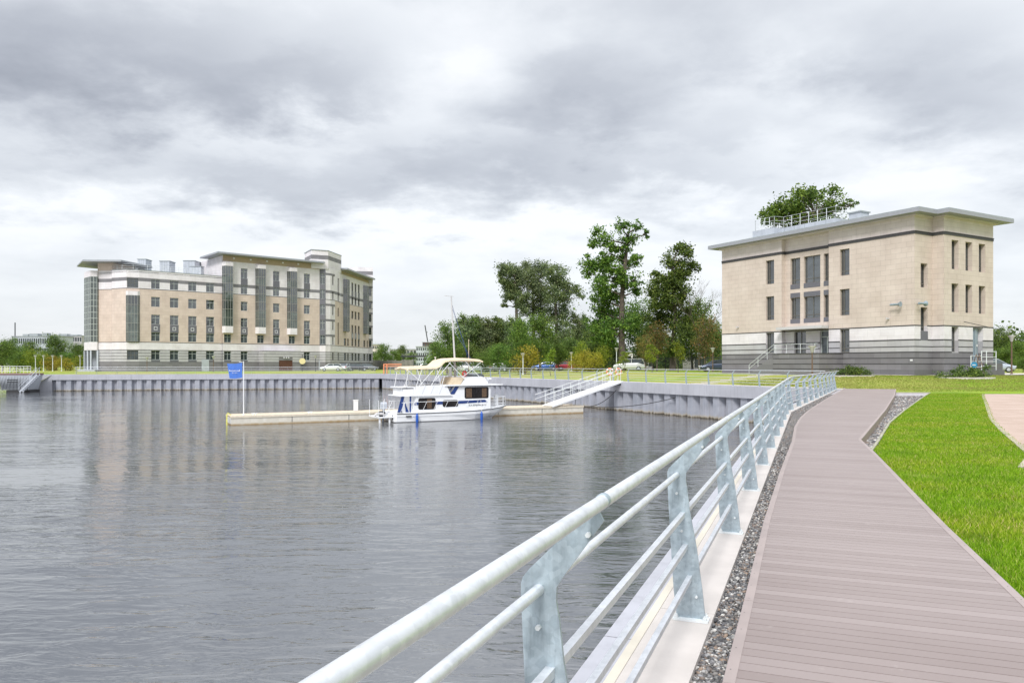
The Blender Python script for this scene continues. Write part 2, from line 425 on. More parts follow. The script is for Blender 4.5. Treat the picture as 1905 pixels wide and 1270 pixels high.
def _gravelbase(t, p, out):
    g = t.new('ShaderNodeNewGeometry').outputs['Position']
    v = t.new('ShaderNodeTexVoronoi', inp={'Vector': g, 'Scale': 26.}); v2 = t.new('ShaderNodeTexVoronoi', inp={'Vector': g, 'Scale': 9.})
    bw = t.new('ShaderNodeRGBToBW', inp={0: v.outputs['Color']}).outputs[0]
    cc = t.ramp(bw, [(0, (.14, .13, .14)), (.5, (.36, .34, .36)), (.8, (.52, .49, .50)), (1, (.75, .72, .7))])
    cc = t.mix(t.math('MULTIPLY', v2.outputs['Distance'], .3), cc, (.3, .28, .28))
    t.l.new(cc, p.inputs['Base Color']); p.inputs['Roughness'].default_value = .8
    bump(t, p, v.outputs['Distance'], -.8, .03)
M['gravel'] = mat('gravel_bed', _gravelbase)

def _pink(t, p, out):
    g = t.new('ShaderNodeNewGeometry').outputs['Position']
    n = t.noise(g, 45, 4, .8); n2 = t.noise(g, .8, 5, .6)
    cc = t.mix(t.mapr(n, .35, .7), (.34, .25, .20), (.48, .37, .30))
    cc = t.mix(t.math('MULTIPLY', t.mapr(n2, .4, .7), .45), cc, (.55, .43, .37))
    t.l.new(cc, p.inputs['Base Color']); p.inputs['Roughness'].default_value = .9
    bump(t, p, n, .4, .01)
M['pink'] = mat('pinkish_granite_screenings', _pink)

def _water(t, p, out):
    g = t.new('ShaderNodeNewGeometry').outputs['Position']
    m1 = t.mapping(g, (.30, 1.05, 1), rot=(0, 0, R(12)))
    n1 = t.noise(m1, 1.0, 2, .5, .5)
    n2 = t.noise(t.mapping(g, (1.0, 2.7, 1), rot=(0, 0, R(10))), 1.0, 3, .55, .8)
    n3 = t.noise(t.mapping(g, (5, 13, 1), rot=(0, 0, R(7))), 1.0, 3, .6)
    patch = t.mapr(t.noise(t.mapping(g, (.05, .12, 1), rot=(0, 0, R(18))), 1.0, 4, .55), .35, .65, .45, 1.35)
    dist = t.new('ShaderNodeVectorMath', operation='LENGTH', inp={0: g}).outputs['Value']
    fine = t.mapr(dist, 10, 70, 1, .15)
    h = t.math('ADD', t.math('MULTIPLY', n1, .17), t.math('ADD', t.math('MULTIPLY', n2, .13), t.math('MULTIPLY', t.math('MULTIPLY', n3, .010), fine)))
    h = t.math('MULTIPLY', t.math('MULTIPLY', h, patch), t.mapr(dist, 5, 60, 1.55, .95))
    b = t.new('ShaderNodeBump', inp={'Strength': 1., 'Distance': .20, 'Height': h}); t.l.new(b.outputs[0], p.inputs['Normal'])
    p.inputs['Base Color'].default_value = (.075, .08, .088, 1); p.inputs['Roughness'].default_value = .04
    p.inputs['IOR'].default_value = 3.1; p.inputs['Specular IOR Level'].default_value = .5
M['water'] = mat('river_water', _water)

M['leafd'] = leaf_mat('dark_green_leaves', (.035, .07, .018), (.09, .16, .036), (.21, .29, .08))
M['leafm'] = leaf_mat('mid_green_leaves', (.04, .085, .016), (.10, .185, .034), (.23, .33, .07))
M['leafp'] = leaf_mat('poplar_leaves', (.055, .09, .042), (.14, .195, .095), (.29, .34, .20))
M['leafy'] = leaf_mat('yellow_leaves', (.13, .13, .01), (.30, .27, .03), (.42, .34, .06))
M['leafl'] = leaf_mat('lime_green_leaves', (.08, .13, .01), (.18, .26, .025), (.30, .34, .04))
M['leafr'] = leaf_mat('rusty_leaves', (.06, .09, .02), (.14, .15, .045), (.30, .17, .07))

# ------------------------------------------------------------------ the plan of the place (metres; camera stands over 0,0)
CW = Vector((-22, 126)); JW = Vector((19.4, 45.7)); LW = Vector((-69.2, 113.5))
dRW = (JW - CW).normalized(); dFW = (CW - LW).normalized()
O1 = Vector((.04, 2.094)); D1 = Vector((.3665, .9304)); N1 = Vector((.9304, -.3665))
BEND = O1 + D1 * 23.6
D2 = (Vector((19.15, 44.9)) - BEND).normalized()
def sstep(x, a, b):
    k = max(0, min(1, (x - a) / (b - a))); return k * k * (3 - 2 * k)
def segd(p, a, b):
    ab = b - a; k = max(0, min(1, (p - a).dot(ab) / ab.dot(ab))); return (p - (a + ab * k)).length
def H(x, y):
    p = Vector((x, y)); d = min(segd(p, CW, JW), segd(p, LW, CW))
    plateau = .25 + .40 * sstep(x, -12, 18)
    up = plateau * min(sstep(d, 1.5, 12), sstep(y, 46.5, 58))
    low = -.15 * (1 - sstep(y, 44, 48)) * sstep(y, -50, -49)
    return up + low - .02
def S(P0, P1, px):
    """where the sight line at photo column px meets a wall line (metres from P0)"""
    P0 = Vector(P0); u = (Vector(P1) - P0).normalized(); r = (px - 952.5) / 1404
    return (P0.y * r - P0.x) / (u.x - r * u.y)
def XY(px, Y): return ((px - 952.5) / 1404 * Y, Y)

# water
mb = MB(); mb.face([(-3000, -200, -2.5), (600, -200, -2.5), (600, 3000, -2.5), (-3000, 3000, -2.5)])
tag(mb.build('water', M['water']), kind='structure')

# land
def land():
    E = []
    e0 = O1 + D1 * -40; steps = [(e0 + (BEND - e0) * k / 30, N1) for k in range(30)] + [(BEND + (Vector((19.3, 45.4)) - BEND) * k / 16, N1) for k in range(17)]
    E += [(p + N1 * .05, n) for p, n in steps]
    a0 = math.atan2(N1.y, N1.x); a1 = math.atan2(.458, .889)
    for k in range(1, 13):
        a = a0 + (a1 - a0) * k / 13; E.append((JW + Vector((.1, 0)), Vector((math.cos(a), math.sin(a)))))
    nR = Vector((.889, .458))
    for k in range(0, 31): E.append((JW + (CW - JW) * k / 30 + nR * .15, nR))
    b1 = math.atan2(.967, -.256)
    for k in range(1, 12):
        a = a1 + (b1 - a1) * k / 12; E.append((CW + Vector((.1, .12)), Vector((math.cos(a), math.sin(a)))))
    nF = Vector((-.256, .967))
    for k in range(0, 17):
        n = (nF * (1 - k / 16) + Vector((-.6, .8)) * (k / 16)).normalized()
        E.append((CW + (LW - CW) * k / 16 + nF * .15, n))
    offs = [0, 1, 2, 3, 4.5, 6, 8, 10, 12, 14, 17, 20, 25, 32, 40, 55, 80, 130, 250, 600, 2500]
    mb = MB(); V = []
    for p, n in E:
        row = []
        for o in offs:
            q = p + n * o; row.append(len(mb.v)); mb.v.append((q.x, q.y, H(q.x, q.y)))
        V.append(row)
    for i in range(len(V) - 1):
        for j in range(len(offs) - 1):
            mb.f.append((V[i][j], V[i][j + 1], V[i + 1][j + 1], V[i + 1][j])); mb.m.append(0); mb.uv.append([(0, 0)] * 4)
    tag(mb.build('ground', M['lawn'], smooth=True), kind='structure')
    # earth bank down to the water along the open river side
    mb = MB(); prev = None
    for o in offs:
        q = Vector(LW) + Vector((-.6, .8)) * o; cur = (q.x, q.y, H(q.x, q.y))
        if prev: mb.face([prev, cur, (cur[0] - 3, cur[1] - 2, -2.6), (prev[0] - 3, prev[1] - 2, -2.6)])
        prev = cur
    tag(mb.build('river_bank', M['lawn']), kind='structure')
land()

# ------------------------------------------------------------------ quay walls
def quay(name, label, pts, side, t_in, t_out, z_cap=-.82, pitch=1.4, joints=5.5, rev=False):
    """pts = plan polyline of the front face of the cap; side: +1 land lies left of travel"""
    root = thing(name, label, 'quay wall', (0, 0, 0))
    cap = MB(); pl = MB(); jo = MB()
    for a, b in zip(pts[:-1], pts[1:]):
        a = Vector(a); b = Vector(b); L = (b - a).length; u = (b - a) / L
        n = max(1, round(L / joints))
        for k in range(n):
            s0 = L * k / n + .008; s1 = L * (k + 1) / n - .008
            cap.obox(a, u, s0, s1, 0, t_in * side, z_cap, 0.0, 0)
        nrm = Vector((-u.y, u.x)) * side
        m = max(1, round(L / pitch)); prof = [(0, .62), (.18, .62), (.38, .16), (.82, .16), (1.0, .62)]
        P = []
        for k in range(m):
            for fx, fy in prof[:-1]: P.append(a + u * (L * (k + fx) / m) + nrm * fy)
        P.append(b + nrm * .62)
        for p, q in zip(P[:-1], P[1:]):
            pl.face([(p.x, p.y, -3.4), (q.x, q.y, -3.4), (q.x, q.y, z_cap + .004), (p.x, p.y, z_cap + .004)])
    cap.build('wall_cap', M['capconc'], root); pl.build('sheet_piling', M['pile'], root)
    return root
quay('quay_wall', 'far quay wall with pale blue sheet piling below the long apartment building', [LW, CW], 1, .75, 0)
quay('quay_wall', 'side quay wall with sheet piling running from far basin corner past the gangway', [CW, JW], 1, .75, 0)
off = -N1 * .325
nearpts = [O1 + D1 * -14 + off, BEND + off, Vector((19.25, 45.25)) + off]
rq = quay('quay_wall', 'near quay wall edge with pale painted ledge under the galvanised railing', nearpts, -1, .20, 0)
# broad pale concrete kerb the posts stand on
kb = MB(); ys = MB()
for a, b in zip(nearpts[:-1], nearpts[1:]):
    L = (b - a).length; u = (b - a) / L; n = round(L / 4)
    for k in range(n): kb.obox(a, u, L * k / n + .003, L * (k + 1) / n - .003, -.2003, -.525, -.8, -.001)
    ys.obox(a, u, 0, L, -.150, -.20, -.01, .003)
kb.build('kerb', M['conc'], rq)
ys.build('stain_strip', worn('ochre_stain', (.56, .52, .44), .8, var=.12, scale=1.2), rq)
# concrete promenade strips behind the far walls
mb = MB()
for a, b, w in ((CW, JW, 1.6), (LW, CW, 1.6)):
    L = (b - a).length; u = (b - a) / L; nn = Vector((-u.y, u.x))
    mb.obox(a, u, -.5 if a is CW else 0, L + .5, .755, w, -.3, .02)
tag(mb.build('pavement', M['conc']), kind='structure')

# ------------------------------------------------------------------ near railing
POSTPROF = [(0, .012), (.165, .012), (.150, .16), (.116, .42), (.074, .65), (.062, .76), (.052, .82), (.054, .86), (.072, .89), (.192, 1.06), (.172, 1.10), (.150, 1.085), (-.030, .905), (-.050, .88), (-.056, .86), (-.056, .82), (-.040, .50), (-.018, .16)]
def post_mesh(detail=True):
    mb = MB(); th = .012
    mb.prism(POSTPROF, (0, 0, 0), (0, -1, 0), (0, 0, 1), (th, 0, 0))      # local: x along rail, -y landward
    me = mb.mesh('post', M['galv'])
    base = MB(); base.box(-.045, .045, -.185, .02, 0, .012)
    for x in (-.028, .028):
        for y in (-.165, 0.0):
            base.lathe([(.0, .036), (.007, .036), (.007, .027), (.0125, .027), (.0125, .013), (.016, .013), (.016, .0121), (.0, .0121)], 8, (x, y, 0))
    bm_ = base.mesh('base_plate', M['galvw'])
    bolt = MB(); bolt.tube([(-.02, 0, 0), (.02, 0, 0)], .008, 6)
    bo = bolt.mesh('bolt', M['galvw'])
    return me, bm_, bo
PM = post_mesh()
def railing(label, path, side, spacing=2.5, start=0., group='waterside railings', detail=True, nseg=10, zfun=None, ext=0.0, cat='railing'):
    root = thing('metal_railing', label, cat, (*path[0], 0), 0, group)
    base = Vector(path[0])
    segs = []; acc = 0
    for a, b in zip(path[:-1], path[1:]):
        a = Vector(a); b = Vector(b); L = (b - a).length; segs.append((acc, acc + L, a, (b - a) / L)); acc += L
    def at(s):
        for s0, s1, a, u in segs:
            if s <= s1 + 1e-6: return a + u * (s - s0), u
        s0, s1, a, u = segs[-1]; return a + u * (s - s0), u
    s = start; posts = []
    while s < acc + .01:
        p, u = at(s); posts.append((p, u)); s += spacing
    for p, u in posts:
        uu = u * side  # local +x so that land is at -y
        rz = math.atan2(uu.y, uu.x)
        po = link('post', PM[0], root, (p.x - base.x, p.y - base.y, 0), rz)
        link('base_plate', PM[1], po); 
        if detail and len(posts) and posts.index((p, u)) < 7:
            for (bu, bz) in ((.150, 1.02), (.0, .74), (.115, .14), (.03, .52)): link('bolt', PM[2], po, (0, -bu, bz))
    def run(u, z, r, name, n, square=False):
        pts = []
        knots = [(0 - ext)] + [sg[1] for sg in segs[:-1]] + [acc + ext]
        for k in knots:
            p, d = at(max(k, 0)); p = p + d * (k - max(k, 0)) if k < 0 else p
            if 0 < k < acc: # smooth bend
                for dk in (-.6, -.2, .2, .6):
                    p, d = at(k + dk); dd = d * side; pts.append((p.x - base.x + dd.y * u, p.y - base.y - dd.x * u, z))
            else:
                dd = d * side; pts.append((p.x - base.x + dd.y * u, p.y - base.y - dd.x * u, z))
        mb = MB(); mb.tube(pts, r, n)
        return mb.build(name, M['galvr'], root, smooth=not square)
    run(.176, 1.106, .0200, 'top_rail', nseg * 2 if detail else 8)
    run(.0, .848, .0165, 'mid_rail', nseg + 4 if detail else 6)
    def sq(u, z, name):
        mb = MB()
        for s0, s1, a, d in segs:
            dd = d * side; q = Vector((a.x - base.x + dd.y * u, a.y - base.y - dd.x * u))
            mb.obox((q.x, q.y, z), d, -ext if s0 == 0 else 0, s1 - s0, -.014, .014, -.014, .014)
        mb.build(name, M['galvr'], root)
    sq(.035, .615, 'lower_rail'); sq(.052, .43, 'lower_rail'); sq(.075, .247, 'lower_rail')
    if detail:   # sleeves where the tube joins
        mb = MB()
        for s in (2.66,):
            p, d = at(s); dd = d * side
            for q in (0,):
                c = (p.x - base.x + dd.y * .176, p.y - base.y - dd.x * .176, 1.108)
                mb.tube([(c[0] - d.x * .012, c[1] - d.y * .012, c[2]), (c[0] + d.x * .012, c[1] + d.y * .012, c[2])], .0212, 20)
        mb.build('rail_sleeve', M['galv'], root, smooth=True)
    return root
railing('large galvanised steel railing beside the boardwalk in the foreground', [O1 + D1 * -2.5, BEND, Vector((19.2, 45.0))], 1, 2.45, .16, ext=1.6)
g_t = 68.0
RWn = Vector((.889, .458))
def RW(t, off=.25): return CW + dRW * t + RWn * off
LRW = (JW - CW).length
railing('pale metal railing on side quay wall from the gangway to the near corner', [RW(LRW - .9), RW(g_t + .9)], -1 * -1, 2.5, .3, detail=False)
railing('pale metal railing on side quay wall between the far corner and gangway', [RW(g_t - .9), RW(.6)], 1, 2.5, .2, detail=False)
nF = Vector((-.256, .967))
railing('pale metal railing on far quay wall in front of the long apartment building', [CW + nF * .25 - dFW * .8, LW + nF * .25 + dFW * 3], 1, 2.8, 0, detail=False)

# ------------------------------------------------------------------ boardwalk
DL = [(-1.38, -2.5), (.968, 3.47), (1.44, 4.68), (2.36, 7.07), (3.69, 10.38), (5.34, 14.4), (6.64, 17.75), (7.98, 20.9), (9.50, 24.2), (12.9, 31.2), (18.6, 42.7), (20.0, 45.6), (20.9, 47.5)]
DR = [(.66, -2.5), (3.2, 4.72), (3.93, 6.81), (6.02, 12.5), (6.80, 14.7), (9.07, 18.86), (12.25, 24.7), (18.0, 35.5), (22.9, 45.0)]
def tu(p):
    q = Vector(p) - O1; return q.dot(D1), q.dot(N1)
def interp(pl, t):
    for (t0, u0), (t1, u1) in zip(pl[:-1], pl[1:]):
        if t <= t1: return u0 + (u1 - u0) * (t - t0) / (t1 - t0)
    return pl[-1][1]
TL = [tu(p) for p in DL]; TR = [tu(p) for p in DR]
ZD = .04
def wp(t, u, z=ZD):
    q = O1 + D1 * t + N1 * u; return (q.x, q.y, z)
def deck():
    rnd = []; mb = MB(); pitch = .1; gap = .006; t = -4.0; tmax = min(TL[-1][0], TR[-1][0])
    knots = [TR[4][0]]
    while t < tmax:
        a, b = t + gap / 2, t + pitch - gap / 2
        la, lb = interp(TL, a) + .045, interp(TL, b) + .045; ra, rb = interp(TR, a) - .045, interp(TR, b) - .045
        c = [wp(a, la), wp(a, ra), wp(b, rb), wp(b, lb)]
        x0 = random.random() * 40
        uv = [(la + x0, 0), (ra + x0, 0), (rb + x0, 1), (lb + x0, 1)]
        mb.face([c[0], c[1], c[2], c[3]], 0, uv)
        dn = [(p[0], p[1], ZD - .024) for p in c]
        mb.face([dn[0], dn[1], c[1], c[0]], 0, uv); mb.face([c[3], c[2], dn[2], dn[3]], 0, uv)
        r = random.random() ** 1.3; rnd += [r] * 12
        t += pitch
    # side fascias and edge boards; a black sheet paints the shade below the gaps
    body = MB()
    def edge(pl, sgn):
        pts = [Vector(wp(a, u)[:2]) for a, u in pl]
        for i, (p, q) in enumerate(zip(pts[:-1], pts[1:])):
            L = (q - p).length; u = (q - p) / L
            n = max(1, round(L / 3))
            for k in range(n):
                body.obox((p.x, p.y, ZD), u, L * k / n + .002, L * (k + 1) / n - .002, 0, -.055 * sgn, -.024, .003, 0)
            body.obox((p.x, p.y, ZD), u, 0, L, .0 * sgn, -.02 * sgn, -.36, -.0245, 1)
    edge(TL, 1); edge(TR, -1)
    p, q = Vector(wp(*TL[-1])[:2]), Vector(wp(*TR[-1])[:2]); u = (q - p).normalized()
    under = MB()
    tt = -4.0
    while tt < tmax - .5:
        t2 = min(tt + 1, tmax - .5)
        under.face([wp(tt, interp(TL, tt) + .06, ZD - .03), wp(tt, interp(TR, tt) - .06, ZD - .03), wp(t2, interp(TR, t2) - .06, ZD - .03), wp(t2, interp(TL, t2) + .06, ZD - .03)])
        tt = t2
    o = tag(mb.build('boardwalk', M['deck']), kind='structure')
    at = o.data.attributes.new('rnd', 'FLOAT', 'POINT'); at.data.foreach_set('value', rnd)
    tag(body.build('boardwalk_edging', [worn('edge_board', (.33, .275, .26), .55, var=.08, scale=3), worn('side_fascia_board', (.30, .24, .19), .65, var=.15, scale=2)]), kind='structure')
    tag(under.build('boardwalk_underside', M['black']), kind='structure')
deck()
# screw heads along the edge boards
def screws():
    mb = MB(); t = .6
    while t < 16:
        for pl, sg in ((TL, 1), (TR, -1)):
            q = wp(t, interp(pl, t) + .022 * sg + .003 * sg * math.sin(t * 9), ZD + .0035)
            b = len(mb.v); mb.v += [(q[0] + .0045 * math.cos(k * math.pi / 3), q[1] + .0045 * math.sin(k * math.pi / 3), q[2]) for k in range(6)]
            mb.f.append(tuple(range(b, b + 6))); mb.m.append(0); mb.uv.append([(0, 0)] * 6)
        t += .296
    tag(mb.build('boardwalk_screws', M['darkm']), kind='structure')
screws()

# gravel beds, with real pebbles near the camera
def stones(name, n, sampler, sizes, seed, zbase):
    rs = np.random.RandomState(seed)
    ico = bmesh.new(); bmesh.ops.create_icosphere(ico, subdivisions=1, radius=1)
    bv = np.array([v.co[:] for v in ico.verts]); bf = np.array([[v.index for v in f.verts] for f in ico.faces]); ico.free()
    P = sampler(rs, n); n = len(P)
    s = rs.uniform(sizes[0], sizes[1], n) * (rs.rand(n) * .6 + .7)
    sc = np.stack([s * rs.uniform(.8, 1.4, n), s * rs.uniform(.8, 1.2, n), s * rs.uniform(.45, .8, n)], 1)
    a = rs.uniform(0, 6.28, n); ca, sa = np.cos(a), np.sin(a)
    v = bv[None] * (1 + rs.uniform(-.18, .18, (n, len(bv), 1))) * sc[:, None]
    x = v[..., 0] * ca[:, None] - v[..., 1] * sa[:, None]; y = v[..., 0] * sa[:, None] + v[..., 1] * ca[:, None]
    z = v[..., 2] + zbase + rs.uniform(0, .018, n)[:, None]
    tilt = rs.uniform(-.5, .5, n)[:, None]; z = z + x * tilt
    V = np.stack([x + P[:, 0:1], y + P[:, 1:2], z], -1).reshape(-1, 3)
    F = (bf[None] + (np.arange(n) * len(bv))[:, None, None]).reshape(-1, 3)
    me = bpy.data.meshes.new(name); me.vertices.add(len(V)); me.vertices.foreach_set('co', V.ravel())
    me.loops.add(F.size); me.loops.foreach_set('vertex_index', F.ravel()); me.polygons.add(len(F))
    me.polygons.foreach_set('loop_start', np.arange(0, F.size, 3)); me.polygons.foreach_set('loop_total', np.full(len(F), 3))
    me.polygons.foreach_set('use_smooth', np.ones(len(F), bool))
    me.update(calc_edges=True); me.validate(); me.materials.append(M['stones']); o = link(name, me); return o
mb = MB()
ts = [t for t, u in TL]
def kerbu(t):
    """inner edge of the kerb in the boardwalk frame"""
    p1 = O1 + D1 * t
    if t < 23.6: return .19
    q = BEND + D2 * (t - 23.6) / D2.dot(D1); return (q - O1).dot(N1) + .17
for t0, t1 in zip(ts[:-1], ts[1:]):
    k = 3
    for i in range(k):
        a = t0 + (t1 - t0) * i / k; b = t0 + (t1 - t0) * (i + 1) / k
        mb.face([wp(a, kerbu(a), -.055), wp(a, interp(TL, a) + .05, -.055), wp(b, interp(TL, b) + .05, -.055), wp(b, kerbu(b), -.055)])
tag(mb.build('gravel_strip', M['gravel']), kind='structure')
def samp1(rs, n):
    t = rs.rand(n) ** 1.9 * 40 + .3; w = rs.rand(n)
    return np.array([wp(a, kerbu(a) + .008 + (interp(TL, a) - kerbu(a) - .012) * b)[:2] for a, b in zip(t, w)])
tag(stones('pebbles', 26000, samp1, (.007, .015), 3, -.045), 'loose mixed pebbles filling the strip between the kerb and the boardwalk', 'pebbles', kind='stuff')
# right-hand gravel bed
GE = [(6.80, 14.3), (7.75, 16.0), (10.6, 21.2), (13.8, 26.6), (19.0, 35.2), (24.2, 43.7)]
poly = [(x, y) for x, y in DR[4:]] + [(23.4, 45.6)] + GE[::-1]
mb = MB()
GR = [tu(p) for p in GE]
def gz(y): return H(0, min(y, 44)) + .015
DRp = DR[4:]
def iy(pl, y):
    for (x0, y0), (x1, y1) in zip(pl[:-1], pl[1:]):
        if y <= y1: return x0 + (x1 - x0) * (y - y0) / (y1 - y0)
    return pl[-1][0] + (pl[-1][0] - pl[-2][0]) / (pl[-1][1] - pl[-2][1]) * (y - pl[-1][1])
y = 14.5
while y < 44.6:
    y2 = min(y + 1, 44.6)
    mb.face([(iy(DRp, y) - .02, y, gz(y)), (iy(GE, y), y, gz(y)), (iy(GE, y2), y2, gz(y)), (iy(DRp, y2) - .02, y2, gz(y))]); y = y2
tag(mb.build('gravel_bed', M['gravel']), kind='structure')
def samp2(rs, n):
    yy = 14.6 + rs.rand(n) ** 1.3 * 25; w = rs.rand(n)
    return np.array([(iy(DRp, a) + (iy(GE, a) - iy(DRp, a)) * b, a) for a, b in zip(yy, w)])
tag(stones('gravel_stones', 5000, samp2, (.02, .038), 5, gz(20)), 'grey gravel stones lying between the raised boardwalk and bright lawn', 'gravel', kind='stuff')
# thin timber edging between gravel and lawn
mb = MB()
for a, b in zip(GE[:-1], GE[1:]):
    a = Vector(a); b = Vector(b); L = (b - a).length; mb.obox((a.x, a.y, -.17), (b - a) / L, 0, L, -.03, .02, -.1, .055)
mb.obox((24.2, 43.7, -.17), (-1, .12), 0, 2.0, -.03, .02, -.1, .07)
tag(mb.build('lawn_edging', worn('weathered_edging', (.34, .33, .25), .8, var=.2, scale=2)), kind='structure')
# pinkish path on the right
PE = [(8.15, 12.0), (9.4, 13.6), (12.3, 18.9), (14.4, 22.6), (18.0, 28.5), (25.3, 40.5), (26.4, 42.2)]
mb = MB(); far = []
pts = PE + [(60, 42.2), (60, 12.0)]
mb.face([(x, y, H(x, min(y, 43.5)) + .03) for x, y in pts])
tag(mb.build('path', M['pink']), kind='structure')
mb = MB()
for a, b in zip(PE[:-1], PE[1:]):
    a = Vector(a); b = Vector(b); L = (b - a).length; mb.obox((a.x, a.y, -.17), (b - a) / L, 0, L, 0, .09, -.1, .045)
tag(mb.build('path_kerb', worn('path_edging', (.42, .36, .30), .8, var=.15, scale=2)), kind='structure')

# grass blades
def blades(name, n, seed, sampler, hgt, wid, label):
    rs = np.random.RandomState(seed); P = sampler(rs, n); n = len(P)
    d = np.hypot(P[:, 0], P[:, 1]); h = rs.uniform(.6, 1.25, n) * hgt; w = wid * (1 + d / 9) * rs.uniform(.7, 1.3, n)
    a = rs.uniform(0, 6.28, n); lx = rs.normal(0, .45, n) * h; ly = rs.normal(0, .45, n) * h
    ca, sa = np.cos(a) * w / 2, np.sin(a) * w / 2; Z = P[:, 2]
    A = np.stack([P[:, 0] - ca, P[:, 1] - sa, Z], 1); B = np.stack([P[:, 0] + ca, P[:, 1] + sa, Z], 1)
    C = np.stack([P[:, 0] + lx, P[:, 1] + ly, Z + h], 1)
    V = np.stack([A, B, C], 1).reshape(-1, 3)
    me = bpy.data.meshes.new(name); me.vertices.add(len(V)); me.vertices.foreach_set('co', V.ravel())
    me.loops.add(3 * n); me.loops.foreach_set('vertex_index', np.arange(3 * n)); me.polygons.add(n)
    me.polygons.foreach_set('loop_start', np.arange(0, 3 * n, 3)); me.polygons.foreach_set('loop_total', np.full(n, 3))
    me.update(calc_edges=True); me.materials.append(M['blade'])
    tag(link(name, me), label, 'grass', kind='stuff')
def s_lawn(rs, n):
    out = []
    y = 3.6 + (rs.rand(n * 2) ** 1.9) * 39; x = np.zeros(n * 2)
    for i, yy in enumerate(y):
        lo = iy(DR, yy) + .004 + .03 * rs.rand() if yy < 14.5 else iy(GE, yy) - .02 + .08 * rs.rand()
        hi = min(yy * .70, iy(PE, yy) + .05 - .12 * rs.rand() if yy > 12 else 99)
        if hi > lo and rs.rand() < (hi - lo) / 5.5: out.append((lo + (hi - lo) * rs.rand(), yy, H(0, min(yy, 43)) - .005))
    return np.array(out)
blades('grass', 260000, 11, s_lawn, .062, .0065, 'bright green short grass lawn between boardwalk and pinkish path')
def s_far(rs, n):
    x = rs.uniform(17, 60, n); y = rs.uniform(45.5, 60, n)
    ok = [(a, b, H(a, b)) for a, b in zip(x, y) if b < 58.5 + (a - 32) * .5 or a < 30]
    ok = [p for p in ok if not ((p[0] - 19.4) * .889 + (p[1] - 45.7) * .458 < 2)]
    return np.array(ok)
blades('grass', 60000, 12, s_far, .06, .008, 'drier grass on the low rise in front of the stone building')

# ------------------------------------------------------------------ facades and windows
def facade(mb, P0, P1, z0, z1, ops, zones, depth=.28, lines=(), lm=0, uoff=0.):
    """wall face P0->P1 (left to right as seen), openings (s0,s1,za,zb), zones [(ztop, material index)]"""
    P0 = Vector(P0); P1 = Vector(P1); L = (P1 - P0).length; u = (P1 - P0) / L; n = Vector((u.y, -u.x))
    xs = sorted({0., L} | {max(0, min(L, a)) for o in ops for a in o[:2]})
    zb = [z for z, _ in zones if z0 < z < z1]
    zs = sorted({z0, z1} | set(zb) | {max(z0, min(z1, a)) for o in ops for a in o[2:4]})
    def mi(z):
        for zt, m in zones:
            if z < zt: return m
        return zones[-1][1]
    def pt(s, z, d=0): return (P0.x + u.x * s - n.x * d, P0.y + u.y * s - n.y * d, z)
    for i in range(len(xs) - 1):
        a, b = xs[i], xs[i + 1]
        if b - a < 1e-5: continue
        for j in range(len(zs) - 1):
            c, d = zs[j], zs[j + 1]
            if d - c < 1e-5: continue
            x, z = (a + b) / 2, (c + d) / 2
            if any(o[0] < x < o[1] and o[2] < z < o[3] for o in ops): continue
            mb.face([pt(a, c), pt(b, c), pt(b, d), pt(a, d)], mi(z), [(a + uoff, c), (b + uoff, c), (b + uoff, d), (a + uoff, d)])
    for (a, b, c, d) in [o[:4] for o in ops]:
        zz = sorted({c, d} | {q for q in zb if c < q < d})
        for e, f in zip(zz[:-1], zz[1:]):
            m = mi((e + f) / 2)
            mb.face([pt(a, e), pt(a, f), pt(a, f, depth), pt(a, e, depth)], m, [(0, e), (0, f), (depth, f), (depth, e)])
            mb.face([pt(b, e, depth), pt(b, f, depth), pt(b, f), pt(b, e)], m, [(depth, e), (depth, f), (0, f), (0, e)])
        mb.face([pt(a, d), pt(b, d), pt(b, d, depth), pt(a, d, depth)], mi(d - .01), [(a, 0), (b, 0), (b, depth), (a, depth)])
        mb.face([pt(a, c), pt(a, c, depth), pt(b, c, depth), pt(b, c)], mi(c + .01), [(a, 0), (a, depth), (b, depth), (b, 0)])
    for (zl, h, proud) in lines:
        if not (z0 <= zl <= z1): continue
        segs = [(0, L)]
        for o in ops:
            if o[2] < zl + h and o[3] > zl:
                ns = []
                for (p, q) in segs:
                    if o[1] <= p or o[0] >= q: ns.append((p, q)); continue
                    if o[0] > p: ns.append((p, o[0]))
                    if o[1] < q: ns.append((o[1], q))
                segs = ns
        for p, q in segs:
            if q - p > .01: mb.obox((P0.x, P0.y, zl), u, p, q, -proud, .05, 0, h, lm)
    return u

WM = {}
def window_mesh(w, h, style, fm, gm):
    key = (round(w, 2), round(h, 2), style, fm, gm)
    if key in WM: return WM[key]
    f = MB(); t = .055 if style != 'right' else .07
    f.box(0, t, -.05, .03, 0, h); f.box(w - t, w, -.05, .03, 0, h); f.box(t, w - t, -.05, .03, 0, t); f.box(t, w - t, -.05, .03, h - t, h)
    def v(x): f.box(x - t / 2, x + t / 2, -.045, .03, t + .001, h - t - .001)
    def hz(z, x0=t, x1=None): f.box(x0 + .001, (w - t if x1 is None else x1) - .001, -.040, .03, z - t / 2, z + t / 2)
    if style == 'cross': v(w / 2); hz(h * .68)
    elif style == 'tall': hz(h * .27)
    elif style == 'tall2': v(w / 2); hz(h * .27)
    elif style == 'right': v(w * .30); hz(h * .17)
    elif style == 'right2': v(w * .5); hz(h * .17)
    elif style.startswith('grid'):
        nx, nz = map(int, style[4:].split('x'))
        for i in range(1, nx): v(w * i / nx)
        for j in range(1, nz): hz(h * j / nz)
    g = MB(); g.box(t * .6, w - t * .6, .0, .012, t * .6, h - t * .6)
    WM[key] = (f.mesh('window', M[fm]), g.mesh('pane', M[gm])); return WM[key]
